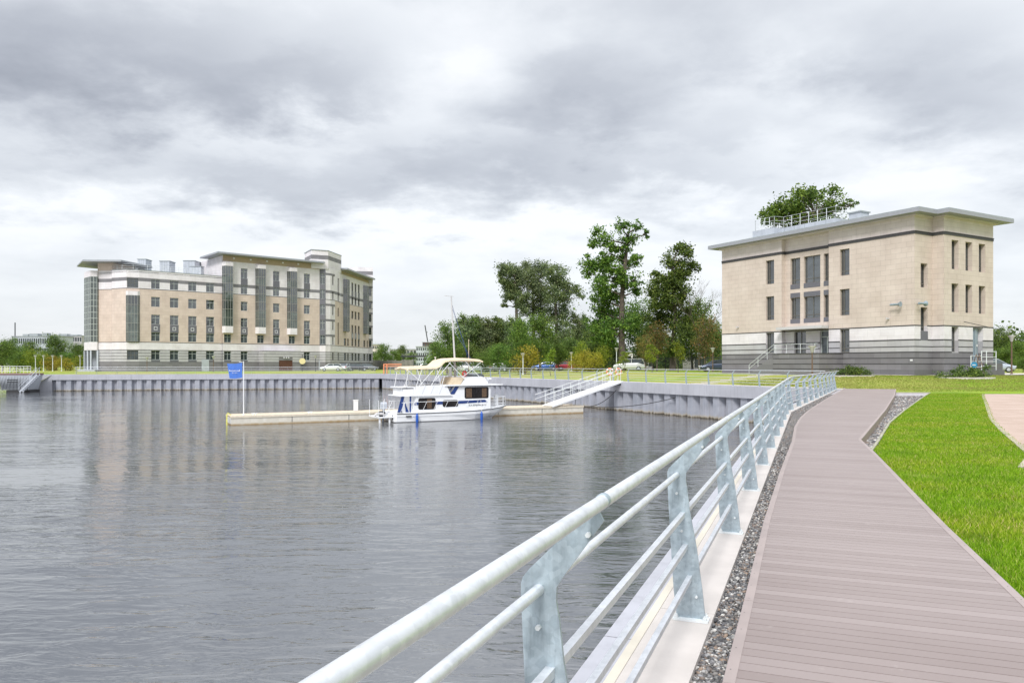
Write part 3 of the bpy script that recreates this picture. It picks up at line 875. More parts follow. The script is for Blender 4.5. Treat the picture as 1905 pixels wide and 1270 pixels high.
def window(root, P0, u, s, w, z, h, style, depth=.24, fm='frame', gm='glassd', org=(0, 0)):
    fmh, gmh = window_mesh(w, h, style, fm, gm); n = (u[1], -u[0])
    o = link('window', fmh, root, (P0[0] + u[0] * s - n[0] * depth - org[0], P0[1] + u[1] * s - n[1] * depth - org[1], z), math.atan2(u[1], u[0]))
    link('pane', gmh, o); return o

# ------------------------------------------------------------------ right-hand stone building
def right_building():
    Dp = Vector((32.0, 60.0)); uL = Vector((-.496, .868)); uS = Vector((.868, .496))
    org = Dp; root = thing('office_building', 'three storey tan stone building with flat overhanging roof right of the basin', 'building', (Dp.x, Dp.y, 0))
    def W(s, o=0): return Dp + uL * s + uS * o       # s along the long side away from the corner, o inwards
    Z = [(2.46, 3), (3.46, 2), (4.62, 1), (12.0, 0), (13.6, 4)]
    Z0 = [(1.09, 5)] + Z
    mats = [M['tan'], M['white'], M['lgrey'], M['dgrey'], M['pale'], M['plinth'], M['dline']]
    LN = [(1.53, .07, .012), (2.0, .07, .012), (2.46, .09, .012), (2.91, .07, .012), (3.44, .10, .014), (4.58, .09, .016), (11.92, .16, .05), (12.10, .06, .09)]
    mb = MB(); wins = []
    z0 = .1; z1 = 13.35
    rel = lambda p: (p[0] - org.x, p[1] - org.y)
    def fac(P0, P1, ops=(), depth=.32, off=0.):
        P0 = Vector(P0); P1 = Vector(P1)
        full = [o[:4] for o in ops]
        u = facade(mb, rel(P0), rel(P1), z0, z1, full, Z0, depth, LN, 6, off)
        for o in ops:
            if len(o) > 4 and o[4]: window(root, rel(P0), u, o[0], o[1] - o[0], o[2], o[3] - o[2], o[4], depth - .06, gm='glassr')
    L0 = 20.76
    def sp(a, b, base): return base - b, base - a   # distances along the long side -> along the wall travel (left to right)
    # H block: s 20.76..13.1
    def band(a, b, zs, st, base): return [(base - b, base - a, za, zb, st) for za, zb in zs]
    zs3 = [(9.23, 11.52), (5.77, 8.05)]
    fac(W(L0), W(13.1), band(14.0, 15.0, zs3 + [(2.6, 4.56)], 'right', L0), off=0)
    fac(W(13.1), W(13.1, .5))
    # recessed entrance bay with twin windows and dark panels
    b = 13.1; o5 = .5
    wl = [(11.4, 12.5), (9.2, 10.99), (7.95, 8.83)]
    ops = []
    for (a, c) in wl: ops += [(b - c, b - a, 9.0, 11.45, 'right2' if c - a > 1.3 else 'right'), (b - c, b - a, 5.75, 7.75, 'right2' if c - a > 1.3 else 'right')]
    ops += [(b - 12.1, b - 10.75, 2.5, 4.56, 'right2'), (b - 9.25, b - 7.95, 2.5, 4.56, None)]
    fac(W(13.1, o5), W(7.93, o5), ops, off=7)
    pan = MB()
    for (a, c) in wl:
        P = rel(W(13.1, o5)); u = (-uL.x, -uL.y)
        for (za, zb) in ((8.55, 9.0), (7.75, 8.2), (5.35, 5.75)):
            pan.obox((P[0], P[1], 0), u, b - c, b - a, -.02, .05, za + .002, zb - .002)
    pan.build_split('spandrel_panel', M['dpanel'], root)
    P = rel(W(13.1, o5)); u = (-uL.x, -uL.y)
    dr = MB(); w_ = 1.3
    x0 = b - 9.25
    dr.obox((P[0], P[1], 0), u, x0 + .0, x0 + .08, .20, .28, 2.5, 4.56); dr.obox((P[0], P[1], 0), u, x0 + 1.22, x0 + 1.30, .20, .28, 2.5, 4.56)
    dr.obox((P[0], P[1], 0), u, x0 + .081, x0 + 1.219, .20, .28, 3.95, 4.05); dr.obox((P[0], P[1], 0), u, x0 + .61, x0 + .69, .20, .28, 2.5, 3.949)
    dr.obox((P[0], P[1], 0), u, x0 + .081, x0 + 1.219, .20, .28, 4.48, 4.56)
    dro = dr.build('entrance_door', M['framel'], root)
    g = MB(); g.obox((P[0], P[1], 0), u, x0 + .04, x0 + 1.26, .23, .25, 2.5, 4.52); g.build('pane', M['glassd'], dro)
    # near part of the long side
    fac(W(7.93, .5), W(7.93, 0))
    fac(W(7.93), W(0), band(5.85, 6.8, zs3 + [(2.55, 4.56)], 'right', 7.93), off=13)
    # short side with its step
    E = Dp + uS * 2.4; F = E - uL * .947; G = F + uS * 7.14
    fac(Dp, E, [(.82, 1.75, 7.68, 9.62, 'right'), (.82, 1.75, 3.46, 6.1, None)], .42)
    fac(E, F)
    ops = []
    for a in (1.06, 3.02, 4.97):
        ops += [(a, a + .97, 9.21, 11.57, 'right'), (a, a + .97, 5.74, 8.06, 'right')]
    ops += [(1.06, 2.05, 2.52, 4.56, 'right'), (4.1, 5.6, 1.62, 4.56, None)]
    fac(F, G, ops, .45, off=4)
    window(root, rel(Dp), uS, .82, .93, 4.2, 1.9, 'right', .36)
    pp = MB(); pp.obox((*rel(Dp), 0), uS, .80, 1.77, -.02, .3, 3.47, 4.19); pp.build('spandrel_panel', M['dpanel'], root)
    # grey curved steel door
    d = MB(); FP = rel(F)
    prof = [(4.12 + 1.46 * k / 8, .40 - .22 * math.sin(math.pi * k / 8)) for k in range(9)]
    for (a, p), (c, q) in zip(prof[:-1], prof[1:]):
        d.face([(FP[0] + uS.x * a - uS.y * p, FP[1] + uS.y * a + uS.x * p, 1.62), (FP[0] + uS.x * c - uS.y * q, FP[1] + uS.y * c + uS.x * q, 1.62), (FP[0] + uS.x * c - uS.y * q, FP[1] + uS.y * c + uS.x * q, 4.5), (FP[0] + uS.x * a - uS.y * p, FP[1] + uS.y * a + uS.x * p, 4.5)])
    d.obox((*FP, 0), uS, 4.1, 5.6, .41, .45, 1.62, 4.56); d.obox((*FP, 0), uS, 4.62, 4.66, .12, .19, 1.7, 4.4)
    dd = d.build('steel_door', M['bdoor'], root); nt = MB(); nt.obox((*FP, 0), uS, 4.9, 5.06, .15, .17, 3.0, 3.18); nt.build('notice', M['sqpanel'], dd)
    # hidden sides
    K = G + uL * 23.0; Lp = W(L0, 9.6)
    facade(mb, rel(G), rel(G + uL * (L0 + .947)), z0, z1, [], Z0, .3, LN, 6); facade(mb, rel(G + uL * (L0 + .947)), rel(W(L0)), z0, z1, [], Z0, .3, LN, 6)
    mb.build('wall', mats, root)
    # roof: thin slab with wide eaves, following the plan
    ro = MB(); e = 1.0
    out = [W(L0 + e, -e), W(-e, -e), W(-e, 2.4 - e), W(-.947 - e, 2.4 - e), W(-.947 - e, 2.4 + 7.14 + e + .3), W(L0 + e, 10.6)]
    inn = [W(L0 + .25, -.25), W(-.25, -.25), W(-.25, 2.4 - .25), W(-.947 - .25, 2.4 - .25), W(-.947 - .25, 2.4 + 7.14 + .3), W(L0 + .25, 9.9)]
    ro.poly([rel(p) for p in out], 13.44, 13.72, 0); 
    ro.poly([rel(p) for p in inn], 13.3, 13.438, 1)
    e2 = .985
    out2 = [W(L0 + e2, -e2), W(-e2, -e2), W(-e2, 2.4 - e2), W(-.947 - e2, 2.4 - e2), W(-.947 - e2, 2.4 + 7.14 + e2 + .3), W(L0 + e2, 10.5)]
    ro.poly([rel(p) for p in out2], 13.72, 13.80, 2, bot=False)
    r = ro.build('roof', [M['fascia'], M['pale'], M['metalroof']], root)
    ph = MB()
    def bx(s0, s1, o0, o1, za, zb, m=0): ph.poly([rel(W(s1, o0)), rel(W(s0, o0)), rel(W(s0, o1)), rel(W(s1, o1))], za, zb, m)
    bx(15.8, 18.5, 2.0, 7, 13.8, 15.08); bx(9.6, 15.79, 3.1, 7.5, 13.8, 15.08)
    for s in (10.6, 11.8, 13, 14.2, 15.4): bx(s, s + .03, 3.085, 3.099, 13.81, 15.07, 1)
    bx(7.2, 8.4, 3.4, 4.6, 13.8, 15.25); bx(7.1, 8.5, 3.3, 4.7, 15.251, 15.36, 1)
    ph.build('roof_plant_room', [M['sheetmetal'], M['metalroof']], root)
    rl = MB()
    def rail_line(a, b_, n):
        for k in range(n + 1):
            p = a + (b_ - a) * k / n; p = rel(p); rl.tube([(p[0], p[1], 15.08), (p[0], p[1], 16.2)], .028, 6)
        for z in (15.45, 15.8, 16.2): rl.tube([(*rel(a), z), (*rel(b_), z)], .011, 6)
    rail_line(W(18.3, 2.2), W(15.9, 2.2), 4); rail_line(W(15.9, 2.2), W(15.7, 3.3), 1); rail_line(W(15.7, 3.3), W(9.7, 3.3), 6); rail_line(W(9.7, 3.3), W(9.7, 7.3), 4); rail_line(W(18.3, 2.2), W(18.3, 6.9), 4); rail_line(W(9.7, 7.3), W(15.7, 7.3), 5)
    rl.build('roof_railing', M['galvw'], root)
    # canopy over the entrance, terrace and stairs
    cn = MB(); cn.poly([rel(W(13.0, -.9)), rel(W(8.0, -.9)), rel(W(8.0, .49)), rel(W(13.0, .49))], 4.72, 4.98, 0)
    cn.build('entrance_canopy', M['soffit'], root)
    tr = MB(); tr.poly([rel(W(11.4, -3.1)), rel(W(6.5, -3.1)), rel(W(6.5, -.02)), rel(W(11.4, -.02))], .1, 2.44, 0)
    tr.poly([rel(W(11.45, -3.15)), rel(W(6.45, -3.15)), rel(W(6.45, -.02)), rel(W(11.45, -.02))], 2.441, 2.50, 1)
    for z in (.6, 1.09, 1.53, 2.0): tr.poly([rel(W(11.415, -3.115)), rel(W(6.485, -3.115)), rel(W(6.485, -.02)), rel(W(11.415, -.02))], z, z + .07, 1, top=False, bot=False)
    for k in range(11):
        a = 11.46 + k * .28; tr.poly([rel(W(a + .28, -2.9)), rel(W(a, -2.9)), rel(W(a, -1.0)), rel(W(a + .28, -1.0))], .1, 2.33 - k * .17, 0)
    tr.build('entrance_terrace', [M['dgrey'], M['dline']], root)
    hr = MB()
    def hp(s, o, za, zb): p = rel(W(s, o)); hr.tube([(*p, za), (*p, zb)], .02, 6)
    for k in (0, 3, 7, 11): hp(11.5 + k * .27, -2.85, 2.3 - k * .17, 3.35 - k * .17)
    for dz in (.0, -.35): hr.tube([(*rel(W(11.5, -2.85)), 3.35 + dz), (*rel(W(11.5 + 11 * .27, -2.85)), 3.35 + dz - 1.87)], .02, 6)
    for s in (7.0, 8.5, 10, 11.2): hp(s, -3.0, 2.5, 3.3)
    for z in (2.9, 3.3): hr.tube([(*rel(W(6.7, -3.0)), z), (*rel(W(11.3, -3.0)), z)], .02, 6)
    hr.build('stair_railing', M['galvw'], root)
    # side platform at the steel door with its railings
    sp_ = MB(); FS = lambda a, o: (FP[0] + uS.x * a + uL.x * o, FP[1] + uS.y * a + uL.y * o)
    sp_.poly([FS(1.0, -1.6), FS(5.8, -1.6), FS(5.8, -.02), FS(1.0, -.02)], .1, 1.05, 0)
    sp_.poly([FS(3.9, -1.5), FS(5.7, -1.5), FS(5.7, -.02), FS(3.9, -.02)], 1.051, 1.6, 0)
    sp_.build('side_platform', M['plinth'], root)
    hr = MB()
    for a in (1.1, 2.6, 3.3, 4.7): hr.tube([(*FS(a, -1.5), 1.05), (*FS(a, -1.5), 2.6 if a > 2 else 2.2)], .035, 6)
    for z in (1.4, 1.75, 2.1, 2.55): hr.tube([(*FS(2.6, -1.5), z), (*FS(4.7, -1.5), z)], .025, 6)
    for z in (1.3, 1.75, 2.2): hr.tube([(*FS(1.1, -1.5), z), (*FS(2.6, -1.5), z)], .025, 6)
    hr.build('platform_railing', M['galvw'], root)
    ar = MB(); ar.tube([(*FS(2.7, -.05), 5.0), (*FS(2.6, -1.0), 4.75), (*FS(6.6, -1.0), 4.35)], .03, 6); ar.build('awning_bar', M['darkm'], root)
    # small fittings on the walls
    for (pz, P, u, s) in ((1.95, Dp, uL, .15),):
        nb = MB(); nb.obox((*rel(P), 0), (-uL.x, -uL.y), -.35, -.15, -.04, .0, 1.78, 1.92); nb.build('notice', M['sqpanel'], root)
    for s, o_, z in ((18.5, 0, 5.2), (2.2, 0, 5.2)):
        c = rel(W(s, -.2)); cb = MB(); cb.obox((*c, z), (-uS.x, -uS.y), -.2, .12, -.06, .06, 0, .14); cb.build('security_camera', M['soffit'], root)
    # loudspeakers are mounted on brackets
    for (P, outv, z, lab) in ((W(1.35, 0), Vector((-.868, -.496)), 6.35, 'grey horn loudspeaker on the long wall of tan building near its corner'),
                              (Dp + uS * .35, Vector((.496, -.868)), 6.35, 'grey horn loudspeaker on the short wall beside a tall narrow window')):
        t = thing('loudspeaker', lab, 'loudspeaker', (P.x, P.y, z), 0, 'horn loudspeakers')
        h = MB(); ax = (uL * 1.0 if outv.x < 0 else uS * 1.0); c = outv * .42
        pts = [Vector((c.x - ax.x * .45, c.y - ax.y * .45, 0)), Vector((c.x - ax.x * .1, c.y - ax.y * .1, 0)), Vector((c.x + ax.x * .2, c.y + ax.y * .2, 0)), Vector((c.x + ax.x * .45, c.y + ax.y * .45, 0))]
        if outv.x < 0: pts = [Vector((2 * c.x - q.x, 2 * c.y - q.y, 0)) for q in pts]
        h.tube(pts, [.08, .09, .08, .22], 12); h.build('horn', M['bdoor'], t, smooth=True)
        b_ = MB(); b_.tube([(0, 0, -.05), (c.x, c.y, -.05)], .03, 6); b_.build('bracket', M['darkm'], t)
right_building()

# ------------------------------------------------------------------ long apartment building on the left
def left_building():
    org = Vector((-66.4, 140.8)); u1 = Vector((.755, .656)); n1 = Vector((.656, -.755))
    root = thing('apartment_building', 'long six storey tan and white stone apartment building behind the far quay wall', 'building', (org.x, org.y, 0))
    rel = lambda p: (p[0] - org.x, p[1] - org.y)
    L = lambda t, o=0: org + u1 * t + n1 * o
    mats = [M['tan2'], M['white'], M['lgrey'], M['dgrey'], M['dpanel'], M['dline'], M['pale'], worn('shaded_tan_frieze', (.40, .31, .21), .7)]  # last: tan band under the eaves, soffit shadow put into its colour
    mb = MB(); z0 = -.1
    Zg = [(1.95, 3), (4.2, 2), (5.65, 1), (15.5, 0), (16.85, 1), (17.5, 3), (40, 1)]
    LNg = [(.9, .06, .012), (1.95, .08, .014), (2.5, .07, .012), (3.05, .07, .012), (3.6, .07, .012), (4.15, .10, .016), (5.60, .10, .02), (15.45, .10, .02)]
    FL = {1: (2.4, 4.12), 3: (5.85, 7.5), 4: (9.0, 10.8), 5: (12.25, 14.1), 6: (15.62, 17.35), 7: (18.75, 20.75)}
    pan = MB(); sq = MB(); caps = MB()
    npan = [0]
    def col(P0, u, s, w, floors, panels=(), style='cross'):
        ops = []
        for f in floors:
            a, b = FL[f]; ops.append((s - w / 2, s + w / 2, a, b, style))
        for (za, zb, mark) in panels:
            pan.obox((*rel(P0), 0), u, s - w / 2, s + w / 2, -.018, .02, za + .003, zb - .003)
            if mark:
                for (a0, a1, c0, c1) in ((-.3, .3, .24, .32), (-.3, .3, -.32, -.24), (-.3, -.22, -.239, .239), (.22, .3, -.239, .239)):
                    zc = (za + zb) / 2; sq.obox((*rel(P0), 0), u, s + a0, s + a1, -.035, -.0185, zc + c0, zc + c1)
        return ops
    def fac(P0, P1, zt, ops=(), Z=Zg, LN=LNg, depth=.26, off=0., w=True):
        P0 = Vector(P0); P1 = Vector(P1); u = facade(mb, rel(P0), rel(P1), z0, zt, [o[:4] for o in ops], Z, depth, LN, 5, off)
        if w:
            for o in ops:
                if o[4]: window(root, rel(P0), u, o[0], o[1] - o[0], o[2], o[3] - o[2], o[4], depth - .05, 'framel' if o[4] == 'cross' else 'frame', 'glassr' if o[2] > 8 else 'glassd')
        return u
    SP = (7.5, 9.0, 1); SG = (1.95, 2.4, 0); SU = (17.35, 18.75, 0)
    # left end: recessed bit, then the rounded corner bay
    A = Vector((-77.4, 141.0)); B = Vector((-74.6, 140.6)); B2 = Vector((-73.9, 139.4)); C = Vector((-70.5, 138.0)); D = Vector((-68.6, 138.9))
    fac(A, B, 19.0); fac(B, B2, 18.8)
    fac(B2, C, 18.8, [(1.6, 3.2, *FL[1], None)] if 0 else [])
    M1 = L(12.2); P0 = D
    u = (M1 - D).normalized()
    # bay on the corner (three faces of glass, floors 3-5) and windows of floors 1 and 6
    fac(C, D, 18.8, [(.1, 1.95, *FL[1], 'grid3x2'), (.1, 1.95, *FL[6], 'grid3x2')])
    ops = []
    for px in (289.5, 324.2, 358.0, 391.0):
        s = S(D, M1, px); ops += col(D, u, s, 1.55, (1, 3, 4, 5, 6), (SP, SG))
    fac(D, M1, 18.85, ops, off=2)
    # central block, slightly proud, one storey higher
    c0 = L(12.2, .45); c1 = L(32.9, .45)
    fac(M1, c0, 22.3)
    Zc = [(1.95, 3), (4.2, 2), (5.65, 1), (15.5, 0), (16.85, 1), (17.5, 3), (21.9, 1), (24, 7)]
    uc = (c1 - c0).normalized(); ops = []
    for px in (454.3, 514, 571): ops += col(c0, uc, S(c0, c1, px), 1.38, (3, 4, 5, 6, 7), (SP, SU))
    ops += col(c0, uc, S(c0, c1, 454.3), 1.38, (1,), (SG,)); ops += col(c0, uc, S(c0, c1, 571), 1.38, (1,), ()); ops += col(c0, uc, S(c0, c1, 423.5), 1.38, (1,), (SG,))
    bays = [423.5, 484.8, 543.2]
    for px in bays: ops += col(c0, uc, S(c0, c1, px), 1.38, (3,))
    fac(c0, c1, 23.0, ops, Zc, off=5)
    def bay(P0, u, s, w, za, zb, dep=.9, capb=True):
        n = Vector((u.y, -u.x)); q = lambda a, o: (P0.x + u.x * a + n.x * o - org.x, P0.y + u.y * a + n.y * o - org.y)
        pl = [q(s - w / 2, .0), q(s - w / 2 + .35, dep), q(s + w / 2 - .35, dep), q(s + w / 2, .0)]
        caps.poly(pl, zb + .001, zb + .75, 0)
        if capb: caps.poly(pl, za - 1.3, za - .001, 0)
        fr = MB(); gl = MB(); sp_ = MB(); gd = MB(); hh = zb - za
        for (a, b), nx in (((pl[0], pl[1]), 2), ((pl[1], pl[2]), 3), ((pl[2], pl[3]), 2)):
            a = Vector(a); b = Vector(b); Lx = (b - a).length; uu = (b - a) / Lx
            for (q0, q1) in [(max(za, f - .15), min(zb, f + 2.0)) for f in (5.8, 9.1, 12.4, 15.7, 19.0)]:
                if q1 - q0 > .2: (gl if q0 > 11 else gd).obox((a.x, a.y, 0), uu, .01, Lx - .01, .05, .08, q0, q1)
            for (q0, q1) in [(max(za, f + 2.0), min(zb, f + 3.15)) for f in (5.8, 9.1, 12.4, 15.7, 19.0)]:
                if q1 - q0 > .1: sp_.obox((a.x, a.y, 0), uu, .01, Lx - .01, .05, .08, q0, q1)
            for k in range(nx + 1): x = Lx * k / nx; fr.obox((a.x, a.y, za), uu, max(0, x - .03), min(Lx, x + .03), 0, .07, 0, hh)
            m = round(hh / 1.65)
            for k in range(m + 1): z = hh * k / m; fr.obox((a.x, a.y, za), uu, .036, Lx - .036, .004, .066, max(0, z - .035), min(hh, z + .035))
        f = fr.build('bay_window', M['framem'], root); gl.build_split('pane', M['glassr'], f); gd.build_split('pane', M['glassg'], f); sp_.build_split('spandrel', M['glassg'], f)
    for px in bays: bay(c0, uc, S(c0, c1, px), 2.2, 9.05, 20.9)
    # corner bay and the glazed left-hand stair tower
    u2 = (D - C).normalized(); bay(C, (D - C).normalized(), 1.05, 2.3, 5.75, 14.2, .35, False)
    T = [Vector((-81.2, 143.2)), Vector((-78.4, 140.3)), Vector((-77.3, 140.6)), Vector((-77.2, 141.3))]
    fr = MB(); gl = MB()
    for a, b, nx in ((T[0], T[1], 4), (T[1], T[2], 2), (T[2], T[3], 1)):
        a = Vector(rel(a)); b = Vector(rel(b)); Lx = (b - a).length; uu = (b - a) / Lx
        gl.obox((a.x, a.y, 5.7), uu, .01, Lx - .01, .05, .08, 0, 12.2)
        for k in range(nx + 1): x = Lx * k / nx; fr.obox((a.x, a.y, 5.7), uu, max(0, x - .04), min(Lx, x + .04), 0, .07, 0, 12.2)
        for k in range(12): z = 12.2 * k / 11; fr.obox((a.x, a.y, 5.7), uu, .041, Lx - .041, .004, .066, max(0, z - .04), min(12.2, z + .04))
    f = fr.build('glazed_stair_tower', M['framel'], root); gl.build('pane', M['glassg'], f)
    tb = [rel(p) for p in T] + [rel((-77, 146)), rel((-82, 148))]
    caps.poly(tb, 17.9, 19.0, 0); caps.poly(tb, 4.2, 5.7, 0)
    fc = MB()
    for p in (T[0], (T[0] + T[1]) / 2, T[1], T[2]): q = rel(p); fc.poly([(q[0] - .15, q[1] + .1), (q[0] + .15, q[1] + .1), (q[0] + .15, q[1] + .4), (q[0] - .15, q[1] + .4)], .4, 4.2)
    fc.poly([rel((-81.5, 141.5)), rel((-76.8, 138.9)), rel((-76.8, 141)), rel((-81, 144))], -.1, .55)
    fc.poly([rel((-80.8, 145)), rel((-77.5, 143)), rel((-77, 146)), rel((-80, 148))], -.1, 4.2)
    fc.build_split('porch_column', M['sheetmetal'], root)
    caps.build_split('white_stone_band', M['white'], root)
    # corner tower with banded stone
    tw = [Vector((-41.3, 162.0)), Vector((-40.1, 161.95)), Vector((-39.2, 162.9)), Vector((-38.7, 165.0)), Vector((-38.5, 169.6))]
    Zt = [(4.2, 2), (5.65, 1)]; 
    for k in range(6):
        Zt += [(6.3 + 3.3 * k + .0, 1), (7.0 + 3.3 * k, 3)]
    Zt = [(1.95, 3), (4.2, 2), (7.5, 1), (8.0, 3), (10.8, 1), (11.3, 3), (14.1, 1), (14.6, 3), (16.9, 1), (17.5, 3), (20.7, 1), (21.2, 3), (24.0, 1), (24.7, 3), (26, 1)]
    st = [(1.95, 3), (4.2, 2), (5.65, 1), (40, 4)]
    ops = [(.12, 1.15, FL[f][0], FL[f][1] + .3, 'cross') for f in (3, 4, 5, 6, 7)]
    fac(c1, tw[0], 22.3)
    fac(tw[0], tw[1] + Vector((.1, 0)), 22.0, ops, st)
    fac(tw[1], tw[2], 22.3, [], Zt); fac(tw[2], tw[3], 22.3, [(.9, 1.5, a, b, 'tall') for a, b in FL.values()], Zt); fac(tw[3], tw[4], 22.3, [(2.2, 3.2, 6, 10.8, 'tall'), (2.2, 3.2, 12.2, 14.1, 'tall'), (2.2, 3.2, 15.6, 20.7, 'tall'), (2.2, 3.2, 2.4, 4.1, 'tall')])
    up = [Vector((-45.6, 166)), Vector((-42.7, 160.6)), Vector((-39.5, 162.2)), Vector((-38.35, 169.6)), Vector((-41, 174))]
    tp = MB()
    for (a, b, m) in ((22.0, 24.0, 0), (24.0, 24.9, 1), (24.9, 25.9, 0)):
        tp.poly([rel(p) for p in up], a, b, m, top=(b > 25), bot=(a < 23))
    tp.poly([(p[0] * 1.0, p[1]) for p in [rel(v + (v - Vector((-41, 167))) * .03) for v in up]], 25.901, 26.02, 2)
    tp.build('tower_top', [M['white'], M['dgrey'], M['metalroof']], root)
    # wing running back along the basin's far side
    W0 = Vector((-38.5, 169.7)); W1 = Vector((-36.0, 190.2)); uw = (W1 - W0).normalized(); ops = []
    for px in (655.6, 661.5, 667.5):
        ops += col(W0, uw, S(W0, W1, px), 1.35, (1, 3, 4, 5, 6, 7), (SP, SU), 'tall')
    for px in (641.8, 677.8): ops += col(W0, uw, S(W0, W1, px), 1.5, (1, 3), (), 'tall')
    ops += col(W0, uw, S(W0, W1, 647.5), 1.0, (1, 3, 4, 5), (), 'tall'); ops += col(W0, uw, S(W0, W1, 683.5), .9, (1, 3), (), 'tall')
    fac(W0, W1, 22.6, ops, Zc, off=3)
    bay(W0, uw, S(W0, W1, 641.5), 2.2, 9.05, 20.9); bay(W0, uw, S(W0, W1, 678.3), 2.2, 9.05, 20.9)
    e = [Vector((-36.3, 189.8)), Vector((-35.1, 190.3)), Vector((-36.5, 197))]
    fac(e[0], e[1], 22.3, [(.25, .95, a, b, 'tall') for a, b in FL.values()], Zt); fac(e[1], e[2], 22.3, [], Zt)
    tp = MB(); up2 = [Vector((-41.5, 191)), Vector((-38.8, 188.9)), Vector((-35.0, 189.9)), Vector((-36.6, 198)), Vector((-41, 198))]
    for (a, b, m) in ((22.2, 24.0, 0), (24.0, 24.9, 1), (24.9, 25.9, 0)): tp.poly([rel(p) for p in up2], a, b, m, top=(b > 25), bot=(a < 23))
    tp.build('tower_top', [M['white'], M['dgrey']], root)
    # back walls (plain) and flat roofs
    bk = [e[2], Vector((-52, 199)), L(32.9, -14), L(12.2, -14), Vector((-82, 158)), T[0]]
    for a, b in zip(bk[:-1], bk[1:]): facade(mb, rel(a), rel(b), z0, 18.8, [], Zg)
    fac(L(12.2, -14), c0, 23, w=False)
    mb.build('wall', mats, root); pan.build_split('spandrel_panel', M['dpanel'], root); sq.build_split('square_ornament', M['sqpanel'], root, 4)
    rf = MB()
    rf.poly([rel(p) for p in (A, B, B2, C, D, L(12.2), L(12.2, -13.9), Vector((-81.5, 157)))], 18.45, 18.6, 1)
    cop = MB()
    for a, b in ((B2, C), (C, D), (D, M1)):
        a, b = Vector(rel(a)), Vector(rel(b)); Lx = (b - a).length; cop.obox((a.x, a.y, 18.8), (b - a) / Lx, 0, Lx, -.06, .35, 0.06, .16)
    # eaves of the central block, of the wing and of the left pavilion
    rf.poly([rel(L(10.6, 2.1)), rel(L(33.3, 2.1)), rel(L(33.3, -8)), rel(L(10.6, -8))], 23.10, 23.32, 0); rf.poly([rel(L(10.65, 2.05)), rel(L(33.25, 2.05)), rel(L(33.25, -7.9)), rel(L(10.65, -7.9))], 23.321, 23.44, 2)
    nw = Vector((uw.y, -uw.x)); Wp = lambda s, o: W0 + uw * s + nw * o
    rf.poly([rel(Wp(-.5, 1.7)), rel(Wp(20.3, 1.7)), rel(Wp(20.3, -8)), rel(Wp(-.5, -8))], 22.75, 23.02, 0); rf.poly([rel(Wp(-.45, 1.65)), rel(Wp(20.3, 1.65)), rel(Wp(20.3, -8)), rel(Wp(-.45, -8))], 23.021, 23.14, 2)
    rf.poly([rel(p) for p in (A, B, B2, Vector((-73, 146)), Vector((-79, 148)))], 19.0, 20.4, 3)
    rf.poly([rel(p) for p in (Vector((-84.2, 146)), Vector((-78.7, 138.2)), Vector((-71.8, 138.6)), Vector((-70.5, 148)), Vector((-80, 152)))], 20.4, 20.62, 0)
    rf.poly([rel(p) for p in (Vector((-84.1, 146)), Vector((-78.65, 138.3)), Vector((-71.9, 138.7)), Vector((-70.6, 148)), Vector((-80, 152)))], 20.621, 20.75, 2)
    rf.build('roof', [M['fascia'], M['metalroof'], M['metalroof'], M['tan2']], root); cop.build('parapet_coping', M['metalroof'], root)
    # soffit lights strip
    lg = MB()
    for k in range(6): lg.obox((*rel(c0), 22.45), uc, 2.0 + k * 3.4, 2.35 + k * 3.4, -.12, 0, 0, .3)
    lg.build_split('wall_lamp', M['sqpanel'], root)
    # rooftop plant
    def bxp(p0, p1, Y, za, zb, dep, name='ventilation_housing', cap=True):
        x0, x1 = XY(p0, Y)[0], XY(p1, Y)[0]; b = MB(); c = rel((x0, Y)); w = x1 - x0
        b.box(0, w, 0, dep, za, zb - .12, 0); b.box(-.1, w + .1, -.1, dep + .1, zb - .119, zb, 1)
        for k in range(1, 4): b.box(w * k / 4 - .02, w * k / 4 + .02, -.02, 0, za, zb - .13, 1)
        b.build(name, [M['sheetmetal'], M['metalroof']], root, (c[0], c[1], 0))
    bxp(256, 271, 147, 18.6, 22.1, 2.4); bxp(297, 315, 149, 18.6, 22.0, 2.6); bxp(341, 362, 155, 18.6, 22.9, 3.4); bxp(352, 374, 151, 18.6, 21.2, 1.4)
    rl = MB()
    path = [B2, C, D, M1]
    for a, b in zip(path[:-1], path[1:]):
        a = Vector(a) - n1 * .5 + Vector((0, .4)); b = Vector(b) - n1 * .5 + Vector((0, .4)); a, b = Vector(rel(a)), Vector(rel(b)); n = max(1, round((b - a).length / 1.4))
        for k in range(n + 1): p = a + (b - a) * k / n; rl.tube([(p.x, p.y, 18.6), (p.x, p.y, 20.0)], .03, 5)
        for z in (19.3, 19.65, 20.0): rl.tube([(a.x, a.y, z), (b.x, b.y, z)], .022, 5)
    rl.build('roof_railing', M['galvw'], root)
    # garage block with brown roller door and round lamps
    g0 = L(S(org, org + u1, 480), 3.0); g1 = L(S(org, org + u1, 480) + 7.8, 3.0)
    ga = MB(); s0 = S(g0, g1, 519); s1 = S(g0, g1, 544.5)
    Zq = [(1.95, 3), (4.4, 2)]
    facade(ga, rel(g0), rel(g1), -.1, 4.3, [(s0, s1, -.05, 3.0)], Zq, .3, LNg[:6], 5); 
    facade(ga, rel(g0 - n1 * 3), rel(g0), -.1, 4.3, [], Zq, .3, LNg[:6], 5); facade(ga, rel(g1), rel(g1 - n1 * 3), -.1, 4.3, [], Zq, .3, LNg[:6], 5)
    ga.face([(*rel(p), 4.3) for p in (g0, g1, g1 - n1 * 3, g0 - n1 * 3)], 2)
    gr = ga.build('garage_block', mats, root)
    rd = MB(); ug = (g1 - g0).normalized()
    rd.obox((*rel(g0), 0), ug, s0, s1, .12, .2, 0, 2.35, 0)
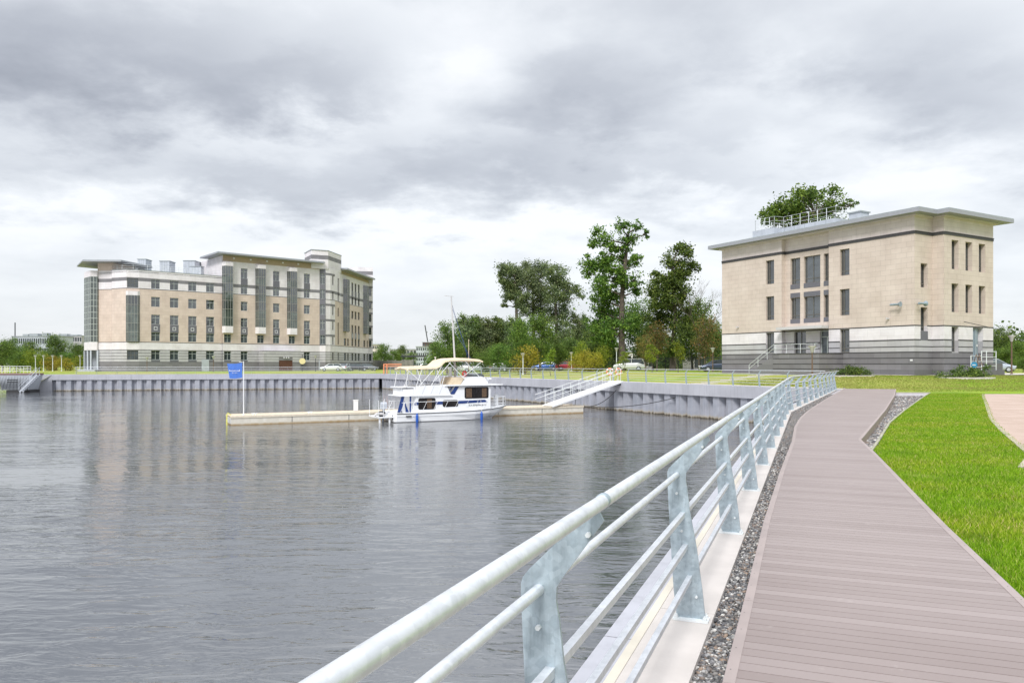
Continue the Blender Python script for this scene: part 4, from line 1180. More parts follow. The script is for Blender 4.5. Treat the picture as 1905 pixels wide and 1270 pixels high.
    for k in range(11): rd.obox((*rel(g0), 0), ug, s0 + .01, s1 - .01, .10, .12, .05 + k * .21, .20 + k * .21, 0)
    rd.obox((*rel(g0), 0), ug, s0, s1, .05, .2, 2.351, 2.99, 1)
    rd.build('roller_door', [M['rdoor'], M['dgrey']], gr)
    for k in range(3):
        lm = MB(); lm.lathe([(0, -.14), (.12, -.08), (.16, 0), (.12, .08), (0, .14)], 10, (rel(g0)[0] + ug.x * (s0 + 1.0 + k * .5) + n1.x * .2, rel(g0)[1] + ug.y * (s0 + 1.0 + k * .5) + n1.y * .2, 2.9))
        lm.build('globe_lamp', M['sqpanel'], gr, smooth=True)
    for px in (382, 598.5):
        s = S(L(0, .47), L(1, .47), px) if px > 420 else S(L(0, .02), L(1, .02), px)
        d = MB(); d.obox((*rel(L(0, .47 if px > 420 else .02)), 0), u1, s - .7, s + .7, -.05, .0, .0, 2.5); d.build('service_door', M['sheetmetal'], root)
    return root
left_building()

def text_mesh(name, body, size, depth, material, squash=1.0):
    cu = bpy.data.curves.new(name, 'FONT'); cu.body = body; cu.size = size; cu.extrude = depth; cu.align_x = 'CENTER'; cu.align_y = 'CENTER'
    tmp = bpy.data.objects.new(name, cu); COL.objects.link(tmp)
    me = bpy.data.meshes.new_from_object(tmp.evaluated_get(bpy.context.evaluated_depsgraph_get())); bpy.data.objects.remove(tmp)
    me.name = name; me.materials.clear(); me.materials.append(material)
    return me
def rrect(x0, x1, z0, z1, r, n=4):
    pts = []
    for cx, cz, a0 in ((x1 - r, z1 - r, 0), (x0 + r, z1 - r, 90), (x0 + r, z0 + r, 180), (x1 - r, z0 + r, 270)):
        for k in range(n + 1): a = R(a0 + 90 * k / n); pts.append((cx + r * math.cos(a), cz + r * math.sin(a)))
    return pts

# ------------------------------------------------------------------ houseboat
BA = math.atan2(.463, .886); WZ = -2.5
def houseboat():
    root = thing('houseboat', 'white houseboat cruiser with blue stripes and beige canopy moored at the pontoon', 'boat', (-8.55, 53.14, WZ), BA)
    hw = M['whitep']
    st = [(0, 1.38, 1.28, .64, 0), (1.5, 1.40, 1.30, .63, 0), (4, 1.40, 1.28, .65, 0), (6, 1.34, 1.10, .70, 0), (7.3, 1.10, .72, .76, 0), (8.3, .72, .30, .84, .0), (9.1, .06, .02, .92, 0)]
    rings = []
    for x, bs, bc, zs, _ in st:
        xb = x if x < 6 else 6 + (x - 6) * .62
        xm = x if x < 6 else 6 + (x - 6) * .86
        rings.append([(x, -bs, zs), (xm, -bs * .985, zs * .62), (xm, -bs * .96, zs * .58), (xb, -bc, .05), (xb, -bc * .55, -.3), (xb, bc * .55, -.3), (xb, bc, .05), (xm, bs * .96, zs * .58), (xm, bs * .985, zs * .62), (x, bs, zs)])
    h = MB(); h.loft(rings); hull = h.build('hull', hw, root)
    rb = MB()
    for s in (-1, 1): rb.tube([(x, s * (bs + .015), zs - .03) for x, bs, bc, zs, _ in st], .03, 6)
    rb.build('rub_rail', M['darkm'], hull)
    v = MB(); v.box(.65, 1.05, -1.415, -1.385, .36, .46); v.build('vent_grille', M['darkm'], hull)
    nm = text_mesh('name_lettering', 'ALUB', .16, .004, M['black']); o = link('name_lettering', nm, hull, (.2, -1.405, .74)); o.rotation_euler = (R(90), 0, 0)
    # deck lip above the sheer
    g = MB()
    pl = [(x, -bs + .03, ) for x, bs, bc, zs, _ in st] + [(x, bs - .03) for x, bs, bc, zs, _ in st[::-1]]
    n = len(st)
    zt = [s[3] for s in st] + [s[3] for s in st[::-1]]
    g.face([(p[0], p[1], z + .05) for p, z in zip(pl, zt)])
    for i in range(len(pl)):
        j = (i + 1) % len(pl); g.face([(*pl[i], zt[i] - .05), (*pl[j], zt[j] - .05), (*pl[j], zt[j] + .05), (*pl[i], zt[i] + .05)])
    g.build('side_deck', hw, root)
    c = MB()
    c.prism([(1.22, .66), (7.25, .76), (7.25, 2.46), (4.35, 2.46), (4.1, 1.84), (1.50, 1.82)], (0, 0, 0), (1, 0, 0), (0, 0, 1), (0, 2.36, 0))
    cabin = c.build('cabin', hw, root)
    def win(prof, name='window', m='glassd', y=-1.185, t=.03, par=cabin):
        w = MB(); w.prism(prof, (0, y, 0), (1, 0, 0), (0, 0, 1), (0, t, 0)); return w.build(name, M[m], par)
    for x0, x1, z0_, z1_ in ((5.2, 7.05, 1.58, 2.34), (1.66, 2.88, .88, 1.62), (3.5, 4.62, 1.02, 1.44)):
        f = win(rrect(x0 - .035, x1 + .035, z0_ - .035, z1_ + .035, .13), 'window', 'black', -1.183, .03)
        win(rrect(x0, x1, z0_, z1_, .10), 'pane', 'glassb', -1.19, .03, f)
        cu = MB()
        cur = ((x0 + .1, x0 + .55), (x1 - .5, x1 - .12)) if x1 - x0 > 1.5 else ((x0 + .62, x0 + .98),) if x1 - x0 > 1.15 else ()
        for a, b in cur:
            for k in range(5): cu.box(a + (b - a) * k / 5, a + (b - a) * (k + .6) / 5, -1.212, -1.206, z0_ + .05, z1_ - .05)
        if cur: cu.build('curtain', worn('brown_curtain', (.16, .10, .06), .9, var=.3, scale=8), f)
    win([(1.30, 1.17), (1.625, 1.17), (1.625, 1.40), (1.40, 1.40)], 'blue_stripe', 'navy', -1.186, .02)
    win([(2.93, 1.18), (3.46, 1.18), (3.46, 1.41), (2.93, 1.41)], 'blue_stripe', 'navy', -1.186, .02)
    win([(4.66, 1.19), (7.0, 1.27), (6.75, 1.46), (4.66, 1.43)], 'blue_stripe', 'navy', -1.186, .02)
    win([(4.02, 1.88), (4.36, 1.88), (4.72, 2.42), (4.42, 2.42)], 'blue_stripe', 'navy', -1.19, .03)
    win([(3.93, 2.12), (4.02, 2.12), (4.25, 2.42), (4.16, 2.42)], 'blue_stripe', 'navy', -1.19, .03)
    tm = text_mesh('registration_lettering', 'K.A.ЗЕМYPHUK.77', .17, .004, M['darkm']); o = link('registration_lettering', tm, cabin, (6.2, -1.19, 1.05)); o.rotation_euler = (R(90), 0, R(0))
    # upper aft deck with its bulwark, roof over the saloon
    d = MB(); d.box(.25, 4.15, -1.3, 1.3, 1.80, 1.86); d.build('upper_deck', hw, root)
    b = MB()
    for y in (-1.28, 1.24): b.prism([(1.30, 1.861), (4.05, 1.861), (3.72, 2.56), (1.42, 2.50)], (0, y + .02, 0), (1, 0, 0), (0, 0, 1), (0, .04, 0))
    b.box(1.30, 1.36, -1.24, 1.22, 1.861, 2.45)
    bw = b.build('bulwark', hw, root)
    sm = MB()
    for x in (1.95, 2.6, 3.25): sm.prism([(x - .1, 1.9), (x - .08, 1.9), (x + .18, 2.5), (x + .16, 2.5)], (0, -1.285, 0), (1, 0, 0), (0, 0, 1), (0, .006, 0))
    sm.build('panel_seam', M['sheetmetal'], bw)
    b = MB(); b.box(.55, 1.28, -1.1, 1.1, 1.861, 2.30); b.box(.35, 1.5, -1.15, 1.15, 2.38, 2.44); b.tube([(.45, -1.1, 1.86), (.45, -1.1, 2.5)], .02, 6); b.build('aft_locker', hw, root)
    b = MB(); b.prism([(3.55, 2.47), (8.15, 2.49), (8.2, 2.56), (3.6, 2.57)], (0, 0, 0), (1, 0, 0), (0, 0, 1), (0, 2.75, 0)); b.build('saloon_roof', hw, root)
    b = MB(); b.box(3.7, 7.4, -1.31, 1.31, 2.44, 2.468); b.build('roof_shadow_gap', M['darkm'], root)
    b = MB(); b.prism([(4.95, 2.571), (7.15, 2.571), (6.85, 3.05), (6.55, 3.14), (5.35, 3.08)], (0, 0, 0), (1, 0, 0), (0, 0, 1), (0, 2.1, 0)); fly = b.build('flybridge', hw, root)
    b = MB(); b.prism([(4.1, 2.571), (4.93, 2.571), (5.22, 3.08), (4.40, 3.1)], (0, 0, 0), (1, 0, 0), (0, 0, 1), (0, 2.0, 0)); b.build('seat_back', M['beige'], root)
    b = MB(); b.prism([(6.1, 3.12), (6.85, 3.08), (6.9, 3.2), (6.55, 3.38), (6.2, 3.3)], (0, 0, 0), (1, 0, 0), (0, 0, 1), (0, 1.7, 0)); b.build('windscreen', M['glassd'], root)
    b = MB(); b.box(7.35, 7.75, -.3, .3, 2.90, 3.02); b.prism([(7.3, 2.571), (7.5, 2.571), (7.65, 2.899), (7.5, 2.899)], (0, 0, 0), (1, 0, 0), (0, 0, 1), (0, .2, 0)); b.build('searchlight', hw, root)
    # canopy and its frame
    prof = [(.75, 3.74), (.9, 3.84), (1.8, 3.86), (2.95, 3.88), (3.25, 4.02), (3.62, 4.34), (4.0, 4.42), (4.9, 4.46), (5.8, 4.43), (6.45, 4.38), (6.6, 4.32)]
    b = MB(); ys = [-1.25, -1.2, -.9, -.4, 0, .4, .9, 1.2, 1.25]; yz = [-.17, -.05, .0, .03, .04, .03, 0, -.05, -.17]
    V = [[(x, y, z + dz) for y, dz in zip(ys, yz)] for x, z in prof]
    for i in range(len(V) - 1):
        for j in range(len(ys) - 1): b.face([V[i][j], V[i + 1][j], V[i + 1][j + 1], V[i][j + 1]])
        for j in range(len(ys) - 1): b.face([(V[i][j][0], V[i][j][1], V[i][j][2] - .02), (V[i][j + 1][0], V[i][j + 1][1], V[i][j + 1][2] - .02), (V[i + 1][j + 1][0], V[i + 1][j + 1][1], V[i + 1][j + 1][2] - .02), (V[i + 1][j][0], V[i + 1][j][1], V[i + 1][j][2] - .02)])
    b.tube([(.75, -1.2, 3.68), (.75, 0, 3.76), (.75, 1.2, 3.68)], .055, 6)
    b.tube([(6.6, -1.2, 4.22), (6.6, 0, 4.32), (6.6, 1.2, 4.22)], .05, 6)
    b.build('canopy', M['beige'], root, smooth=False)
    for s in (-1, 1):
        y = s * 1.2
        for a, c_ in (((.8, 3.66), (2.15, 2.5)), ((1.9, 3.68), (1.45, 2.45)), ((1.55, 3.68), (1.9, 2.5)), ((2.8, 3.7), (1.7, 2.5)), ((.9, 3.66), (.7, 2.4)), ((6.5, 4.2), (5.0, 3.1)), ((5.2, 4.25), (6.3, 3.15)), ((3.9, 4.2), (5.1, 3.0)), ((3.0, 3.75), (3.3, 2.56)), ((3.5, 4.1), (2.6, 2.52)), ((4.1, 4.2), (2.9, 2.9)), ((3.4, 2.57), (3.6, 3.2))):
            t = MB(); t.tube([(a[0], y, a[1]), (c_[0], y, c_[1])], .021, 6); t.build('canopy_pole', M['whitem'], root)
    # raised mast with stays, radar column
    t = MB(); t.tube([(4.95, 0, 2.57), (4.9, 0, 4.35), (4.62, 0, 9.0)], [.09, .07, .045], 10); t.tube([(4.1, 0, 9.02), (4.8, 0, 9.0)], .02, 6); mast = t.build('mast', M['soffit'], root, smooth=True)
    for a, c_, m in (((4.62, 0, 8.6), (6.1, .3, 4.45), 'navy'), ((4.64, 0, 8.3), (5.95, -.3, 4.45), 'navy'), ((4.7, 0, 6.8), (6.2, 0, 4.45), 'navy')):
        t = MB(); t.tube([a, c_], .012, 5); t.build('stay', M[m], mast)
    t = MB(); t.tube([(4.55, .1, 2.57), (4.6, .1, 3.75)], [.2, .10], 8); t.tube([(3.45, .2, 4.35), (3.45, .2, 4.5), (3.45, .2, 4.56)], [.02, .03, .10], 8); t.build('mast_step', hw, root)
    t = MB(); t.tube([(6.3, .6, 3.1), (6.3, .6, 5.9)], .022, 6); t.build('aerial', M['beige'], root)
    # side rail
    for s in (-1, 1):
        t = MB(); y = s * 1.36
        t.tube([(.35, y, 1.36), (2, y, 1.40), (5, y, 1.42), (7.0, y * .86, 1.46)], .018, 6)
        sr = t.build('side_rail', M['whitem'], root)
        for k in range(9):
            x = .5 + k * .8; yy = y if x < 5.5 else y * (1 - .13 * (x - 5.5) / 1.5)
            t = MB(); t.tube([(x - .25, yy, .68 + .01 * k), (x + .1, yy, 1.40)], .013, 5); t.build('stanchion', M['whitem'], sr)
    t = MB()
    for x, y in ((7.3, .95), (8.0, .8), (8.6, .5), (9.0, .15)):
        for s in (-1, 1): t.tube([(x, s * y, .8), (x, s * y, 1.6)], .016, 5)
    for z in (1.1, 1.35, 1.6):
        t.tube([(7.3, -.95, z), (8.0, -.8, z), (8.6, -.5, z), (9.0, -.15, z), (9.0, .15, z), (8.6, .5, z), (8.0, .8, z), (7.3, .95, z)], .016, 5)
    t.build('bow_rail', M['whitem'], root)
    t = MB(); t.box(8.15, 8.4, -.15, .15, .9, 1.75); t.build('bow_locker', hw, root)
    # stern: navy covers, swim platform, outboard engine, dinghy davit
    t = MB(); t.prism([(.1, .69), (.42, .69), (.60, 1.79), (.40, 1.79)], (0, -1.15, 0), (1, 0, 0), (0, 0, 1), (0, .03, 0)); t.prism([(.72, .69), (.95, .69), (.62, 1.5)], (0, -1.13, 0), (1, 0, 0), (0, 0, 1), (0, .03, 0)); t.prism([(1.0, .69), (1.1, .69), (1.12, 1.79), (1.0, 1.79)], (0, -1.14, 0), (1, 0, 0), (0, 0, 1), (0, .03, 0))
    t.build('cockpit_curtain', M['navy'], root)
    t = MB(); t.box(-1.25, -.0, -1.1, 1.1, .34, .42); t.box(-1.15, -1.05, -1.0, -.9, -.2, .34); t.box(-.45, -.35, -1.0, -.9, -.2, .34); sw = t.build('swim_platform', hw, root)
    t = MB(); t.loft([[(-.5 + dx, y * k, z) for dx, y, z in ((-.22, -.16, 0.9 + h_), (.18, -.18, .9 + h_), (.18, .18, .9 + h_), (-.22, .16, .9 + h_))] for h_, k in ((0, .8), (.1, 1), (.35, 1), (.48, .6))], 0); t.tube([(-.5, 0, .9), (-.55, 0, .2), (-.6, 0, -.5)], [.10, .08, .07], 8); t.box(-.85, -.4, -.02, .02, -.15, 0)
    t.build('outboard_engine', M['sheetmetal'], root)
    t = MB()
    for x, y in ((-1.2, -1.05), (-.85, -1.05), (-.45, -1.05), (-.1, -1.05), (-1.2, 1.05), (-.1, 1.05)): t.tube([(x, y, .42), (x, y, 1.55)], .015, 5)
    t.tube([(-1.2, -1.05, 1.0), (-.1, -1.05, 1.0)], .015, 5); t.build('stern_rail', M['whitem'], root)
    t = MB(); t.loft([[(-.9 + .3 * math.cos(a) * k, -.75 + .2 * math.sin(a) * k, .6 + zz) for a in [q * math.pi / 4 for q in range(8)]] for zz, k in ((-.18, .4), (-.1, .9), (.1, 1), (.2, .5))]); t.build('equipment_bag', M['darkm'], root)
    t = MB(); t.tube([(-1.45, -.9, .5), (-1.3, -.95, .62), (-.9, -.95, .62), (-.7, -.9, .5)], .09, 8); t.build('inflatable_roll', M['soffit'], root)
    t = MB(); t.box(-.15, .0, -1.25, 1.25, .05, .62); t.box(-.155, -.14, -1.0, -.8, .2, .5, 1); t.build('transom', [hw, M['black']], root)
    def world(x, y, z): 
        c, s = math.cos(BA), math.sin(BA); return (-8.55 + x * c - y * s, 53.14 + x * s + y * c, WZ + z)
    for x, z, lab in ((1.40, .62, 'blue inflatable fender hanging by the aft cabin window of the houseboat'), (6.35, .72, 'blue inflatable fender hanging near the bow of the houseboat')):
        f = thing('fender', lab, 'fender', world(x, -1.55, 0), BA, 'blue boat fenders')
        b = MB(); b.lathe([(0, -.10), (.06, -.08), (.09, 0), (.10, .1), (.10, .42), (.085, .5), (.045, .56), (.04, .62), (0, .62)], 12); b.build('float', M['fblue'], f, smooth=True)
        b = MB(); b.tube([(0, 0, .6), (0, .13, z + .7)], .012, 5); b.build('rope', M['whitem'], f)
    f = thing('lifebuoy', 'round red horseshoe lifebuoy standing on the houseboat flybridge', 'lifebuoy', world(5.35, -.75, 3.14), BA)
    b = MB(); n = 18; rg = []
    for k in range(n + 1):
        a = 2 * math.pi * k / n; rg.append((.15 * math.cos(a), 0, .2 + .15 * math.sin(a)))
    b.tube(rg, .055, 8, cap=False); b.build('ring', M['red'], f, smooth=True)
    b = MB(); b.lathe([(.0, 0), (.05, 0), (.05, .02), (0, .02)], 8); b.tube([(-.13, -.055, .2), (.13, -.055, .2)], .02, 5); b.build('strap', M['red'], f)
houseboat()

# ------------------------------------------------------------------ pontoon, gangway, flagpole, ropes
PA = Vector((-18.5, 49.7)); PB = Vector((5.9, 62.45)); up_ = (PB - PA).normalized(); PL = (PB - PA).length; PW = 2.4
def PP(s, o): return (PA.x + up_.x * s - up_.y * o, PA.y + up_.y * s + up_.x * o)
def pontoon():
    root = thing('floating_pontoon', 'long pale floating concrete pontoon that the houseboat is tied to', 'pontoon', (*PA, -1.9), math.atan2(up_.y, up_.x))
    b = MB(); b.box(0, PL, .0, PW, -.75, -.13); 
    for k in range(1, 7): b.box(PL * k / 7 - .02, PL * k / 7 + .02, -.012, 0, -.5, -.14, 1)
    def pm(t, p, out):
        g = t.new('ShaderNodeNewGeometry').outputs['Position']; z = t.new('ShaderNodeSeparateXYZ', inp={0: g}).outputs[2]
        n = t.noise(t.mapping(g, (2, 2, .4)), 1.5, 5)
        cc = t.mix(t.mapr(n, .35, .7), (.55, .52, .45), (.64, .61, .55)); cc = t.mix(t.mapr(t.math('ADD', z, t.math('MULTIPLY', n, -.2)), -2.62, -2.42, 1, 0), cc, (.30, .20, .08))
        t.l.new(cc, p.inputs['Base Color']); p.inputs['Roughness'].default_value = .7
    b.build('float', [mat('pontoon_side', pm), M['darkm']], root)
    b = MB(); b.box(-.04, PL + .04, -.05, .12, -.128, .012, 1); b.box(-.04, PL + .04, PW - .12, PW + .05, -.128, .012, 1)
    x = 0
    while x < PL: b.box(x + .004, min(x + .14, PL), .125, PW - .125, -.06, .0, 0); x += .146
    b.build('deck', [worn('pontoon_boards', (.60, .50, .38), .75, var=.12, scale=3), worn('pontoon_edge', (.58, .52, .42), .7, var=.1)], root)
    for x, y, h in ((8.9, 1.9, .75), (15.3, 1.9, .7)):
        p = MB(); p.box(x - .14, x + .14, y - .12, y + .12, .013, h); p.box(x - .17, x + .17, y - .15, y + .15, h + .001, h + .06); p.build('service_post', M['whitem'], root)
    for x in (1.5, 5.2, 12.0, 20.0, 25.5):
        p = MB()
        for y in (.25,):
            p.tube([(x - .08, y, .012), (x - .08, y, .12)], .025, 6); p.tube([(x + .08, y, .012), (x + .08, y, .12)], .025, 6); p.tube([(x - .2, y, .13), (x + .2, y, .13)], .025, 6)
        p.build('cleat', M['whitem'], root)
    # yellow safety ladder on the end
    b = MB()
    for y in (.35, .75): b.tube([(.05, y, .05), (-.12, y, .2), (-.2, y, .05), (-.2, y, -1.2)], .025, 6)
    for z in (-.1, -.35, -.6, -.85): b.tube([(-.2, .35, z), (-.2, .75, z)], .02, 5)
    b.build('ladder', M['yellow'], root)
    b = MB(); b.box(-.03, .0, .0, 2.4, -.5, -.14); b.build('end_plate', M['soffit'], root)
pontoon()
def flagpole():
    x, y = PP(.9, .8); root = thing('flagpole', 'white flagpole with blue club flag on the outer end of the pontoon', 'flagpole', (x, y, -1.89))
    b = MB(); b.tube([(0, 0, 0), (0, 0, 3.62)], [.035, .025], 8); b.lathe([(.1, 0), (.1, .04), (0, .04)], 10); b.tube([(0, 0, 3.56), (-.3, 0, 3.56)], .012, 6); b.build('pole', M['whitem'], root, smooth=True)
    b = MB(); nx, nz = 14, 8; V = []
    for i in range(nx + 1):
        for j in range(nz + 1):
            u, v = i / nx, j / nz; w = 1.06 - .0 * v
            shear = .18 * u * (1 - v) - .03 * u
            xx = -.09 - (w * u) + (.17 * u * (1 - v)) ; zz = 3.52 - 1.0 * (1 - v) - .05 * u - .04 * math.sin(3 * u); yy = .05 * math.sin(7 * u + v) * u + .05 * u
            V.append((xx, yy, zz))
    for i in range(nx):
        for j in range(nz):
            a = i * (nz + 1) + j; b.f.append((a, a + nz + 1, a + nz + 2, a + 1)); b.m.append(0); b.uv.append([(0, 0)] * 4)
    b.v = V; fl = b.build('flag', M['flagblue'], root, smooth=True)
    tm = text_mesh('flag_lettering', 'Burevestnik', .165, .002, M['sqpanel']); o = link('flag_lettering', tm, fl, (-.62, -.015, 2.98)); o.rotation_euler = (R(90), 0, R(180 - 3)); 
    tm2 = text_mesh('flag_lettering', 'yacht club', .09, .002, M['sqpanel']); o = link('flag_lettering', tm2, fl, (-.60, -.015, 2.84)); o.rotation_euler = (R(90), 0, R(180 - 3))
flagpole()
def gangway():
    a = Vector((2.9, 61.35, -1.82)); b = Vector((9.2, 65.7, .08)); d = (b - a); L = math.hypot(d.x, d.y); u = Vector((d.x, d.y)) / L; sl = d.z / L; rz = math.atan2(u.y, u.x)
    root = thing('gangway', 'sloping white metal gangway with handrails from the pontoon up to the quay', 'gangway', tuple(a), rz)
    w = 1.3; Lr = L
    g = MB(); g.prism([(0, 0), (Lr, sl * Lr), (Lr, sl * Lr - .05), (0, -.05)], (0, 0, 0), (1, 0, 0), (0, 0, 1), (0, w - .1, 0)); g.build('walkway', worn('gangway_tread', (.70, .68, .62), .6, var=.06), root)
    for s in (-1, 1):
        g = MB(); y = s * w / 2
        g.prism([(0, .03), (Lr, sl * Lr + .03), (Lr, sl * Lr - .12), (0, -.12)], (0, y, 0), (1, 0, 0), (0, 0, 1), (0, .05, 0)); g.build('side_beam', M['whitem'], root)
        g = MB()
        for k in range(9): x = .25 + (Lr - .5) * k / 8; g.tube([(x, y, sl * x), (x, y, sl * x + 1.08)], .02, 6)
        for h in (1.08, .72): g.tube([(-.8, y, -.5 * 0 + h + sl * -.8), (Lr, y, sl * Lr + h)], .022, 6)
        for k in range(8): x = .25 + (Lr - .5) * k / 8; x2 = .25 + (Lr - .5) * (k + 1) / 8; g.tube([(x, y, sl * x + .72), (x2, y, sl * x2)], .010, 5)
        g.build('handrail', M['galvw'], root)
    g = MB(); g.box(Lr - .3, Lr + .4, -.6, .6, sl * Lr - .35, sl * Lr - .17); g.build('hinge_bracket', M['darkm'], root)
gangway()
for i, (p, q, sag) in enumerate((((5.2, 62.6, -1.9), (5.9, 66.1 + 3.5, -.6), 1.0), ((5.9, 62.5, -1.95), (9.0, 65.2, -.7), .9), ((5.95, 62.4, -1.95), (13.0, 58.9, -1.0), .7))):
    g = MB(); P = Vector(p); Q = Vector(q); g.tube([P + (Q - P) * k / 10 + Vector((0, 0, -sag * .5 * 4 * (k / 10) * (1 - k / 10))) for k in range(11)], .03, 5)
    tag(g.build('mooring_rope', M['black']), ['dark mooring line hanging behind the shore end of the pontoon', 'dark mooring line from the pontoon end to below the gangway', 'longest dark mooring line from pontoon end along the sheet piling'][i], 'rope', 'mooring lines')
# life rings on stands by the gangway
for i, (px, dx) in enumerate(((1134.5, 0), (1150.5, 0))):
    X, Y = XY(px, 66.8 + i * .6); z0 = H(X, Y) + .02
    lab = ['orange and white life ring on its stand just left of the gangway head', 'orange life ring on its stand just right of the gangway head'][i]
    t = thing('life_ring_stand', lab, 'life ring', (X, Y, z0), R(-12 + 35 * i), 'life rings by the gangway')
    b = MB(); b.tube([(0, .08, 0), (0, .08, 1.15)], .035, 6); b.box(-.18, .18, .02, .12, .02, .10); b.build('stand', M['galvw'], t)
    b = MB(); b.tube([(.27 * math.cos(a), 0, .88 + .27 * math.sin(a)) for a in [2 * math.pi * k / 20 for k in range(21)]], .065, 8, cap=False); rg = b.build('ring', M['orange'], t, smooth=True)
    for k in range(4):
        a = math.pi / 4 + k * math.pi / 2; b = MB(); b.tube([(.27 * math.cos(a + e), 0, .88 + .27 * math.sin(a + e)) for e in (-.2, 0, .2)], .072, 8); b.build('white_band', M['whitem'], rg, smooth=True)

# ------------------------------------------------------------------ landing stage with stairs at the far left
def landing():
    root = thing('landing_stage', 'grey slatted landing stage with slanted side at left end of the far quay wall', 'landing stage', (-71.2, 110.2, WZ), R(8)); root.scale = (.68, .8, 1)
    b = MB(); b.loft([[(-3.6, -1.6, .35), (1.6, -1.6, .35), (1.6, 2.2, .35), (-3.6, 2.2, .35)], [(-4.0, -1.9, 2.5), (2.6, -1.9, 2.5), (2.6, 2.2, 2.5), (-4.0, 2.2, 2.5)]])
    hullo = b.build('slatted_hull', M['sheetmetal'], root)
    sl = MB()
    for k in range(20): x = -3.55 + k * .27; sl.prism([(x - .012, .36), (x + .012, .36), (x * 1.13 + .012, 2.48), (x * 1.13 - .012, 2.48)], (0, -1.80, 0), (1, 0, 0), (0, 0, 1), (0, .18, 0))
    for z in (1.45, 1.75): sl.box(-2.4, -.4, -1.86, -1.6, z, z + .12)
    sl.build('slat_joints', M['darkm'], hullo)
    b = MB(); b.box(-2.6, 2.0, -1.75, 2.0, -.4, .32); b.build('float', M['black'], root)
    b = MB(); b.box(-4.1, 2.7, -2.0, 2.3, 2.501, 2.75); b.build('deck', worn('reddish_deck', (.20, .13, .12), .8), root)
    b = MB()
    for k in range(10): b.tube([(-4.0 + k * .7, -1.9, 2.75), (-4.0 + k * .7, -1.9, 3.75)], .03, 5)
    for k in range(5): b.tube([(-4.0, -1.9 + k * 1.0, 2.75), (-4.0, -1.9 + k * 1.0, 3.75)], .03, 5)
    for z in (3.1, 3.4, 3.75): b.tube([(2.3, -1.9, z), (-4.0, -1.9, z), (-4.0, 2.1, z)], .03, 5)
    b.build('railing', M['whitem'], root)
    b = MB()
    for k in range(10): b.box(.9 + k * .33, 1.3 + k * .33, -3.2, -2.05, .35 + k * .23, .40 + k * .23)
    for y in (-3.2, -2.1): b.prism([(.7, .2), (4.2, 2.65), (4.2, 2.4), (.9, -.0)], (0, y, 0), (1, 0, 0), (0, 0, 1), (0, .06, 0))
    for y in (-3.2, -2.1):
        for h in (.95, .5): b.tube([(.5, y, .1 + h), (4.2, y, 2.65 + h)], .035, 5)
        for k in range(5): x = .7 + k * .85; b.tube([(x, y, .2 + (x - .7) * .7), (x, y, .2 + (x - .7) * .7 + .95)], .03, 5)
    b.build('stairway', M['sheetmetal'], root)
landing()
t = MB(); P = LW - dFW * .01
t.obox((P.x, P.y, 0), dFW, -3.6, 0, 0, 3.0, -3.2, .001, 0); tag(t.build('concrete_abutment', M['capconc']), 'plain grey concrete block closing the left end of the far quay wall', 'abutment')

# ------------------------------------------------------------------ trees
def leaf_mesh(name, P, size, rs, material, droop=.3):
    n = len(P); s = size * rs.uniform(.6, 1.3, n)
    d1 = rs.normal(0, 1, (n, 3)); d1 /= np.linalg.norm(d1, axis=1)[:, None]
    d2 = np.cross(d1, rs.normal(0, 1, (n, 3))); d2 /= np.linalg.norm(d2, axis=1)[:, None] + 1e-9
    a = d1 * s[:, None] * .5; b = d2 * s[:, None] * .32
    V = np.stack([P - a, P + b - a * .1, P + a, P - b - a * .1], 1).reshape(-1, 3)
    me = bpy.data.meshes.new(name); me.vertices.add(4 * n); me.vertices.foreach_set('co', V.ravel())
    me.loops.add(4 * n); me.loops.foreach_set('vertex_index', np.arange(4 * n)); me.polygons.add(n)
    me.polygons.foreach_set('loop_start', np.arange(0, 4 * n, 4)); me.polygons.foreach_set('loop_total', np.full(n, 4))
    me.update(calc_edges=True); me.materials.append(material); return me
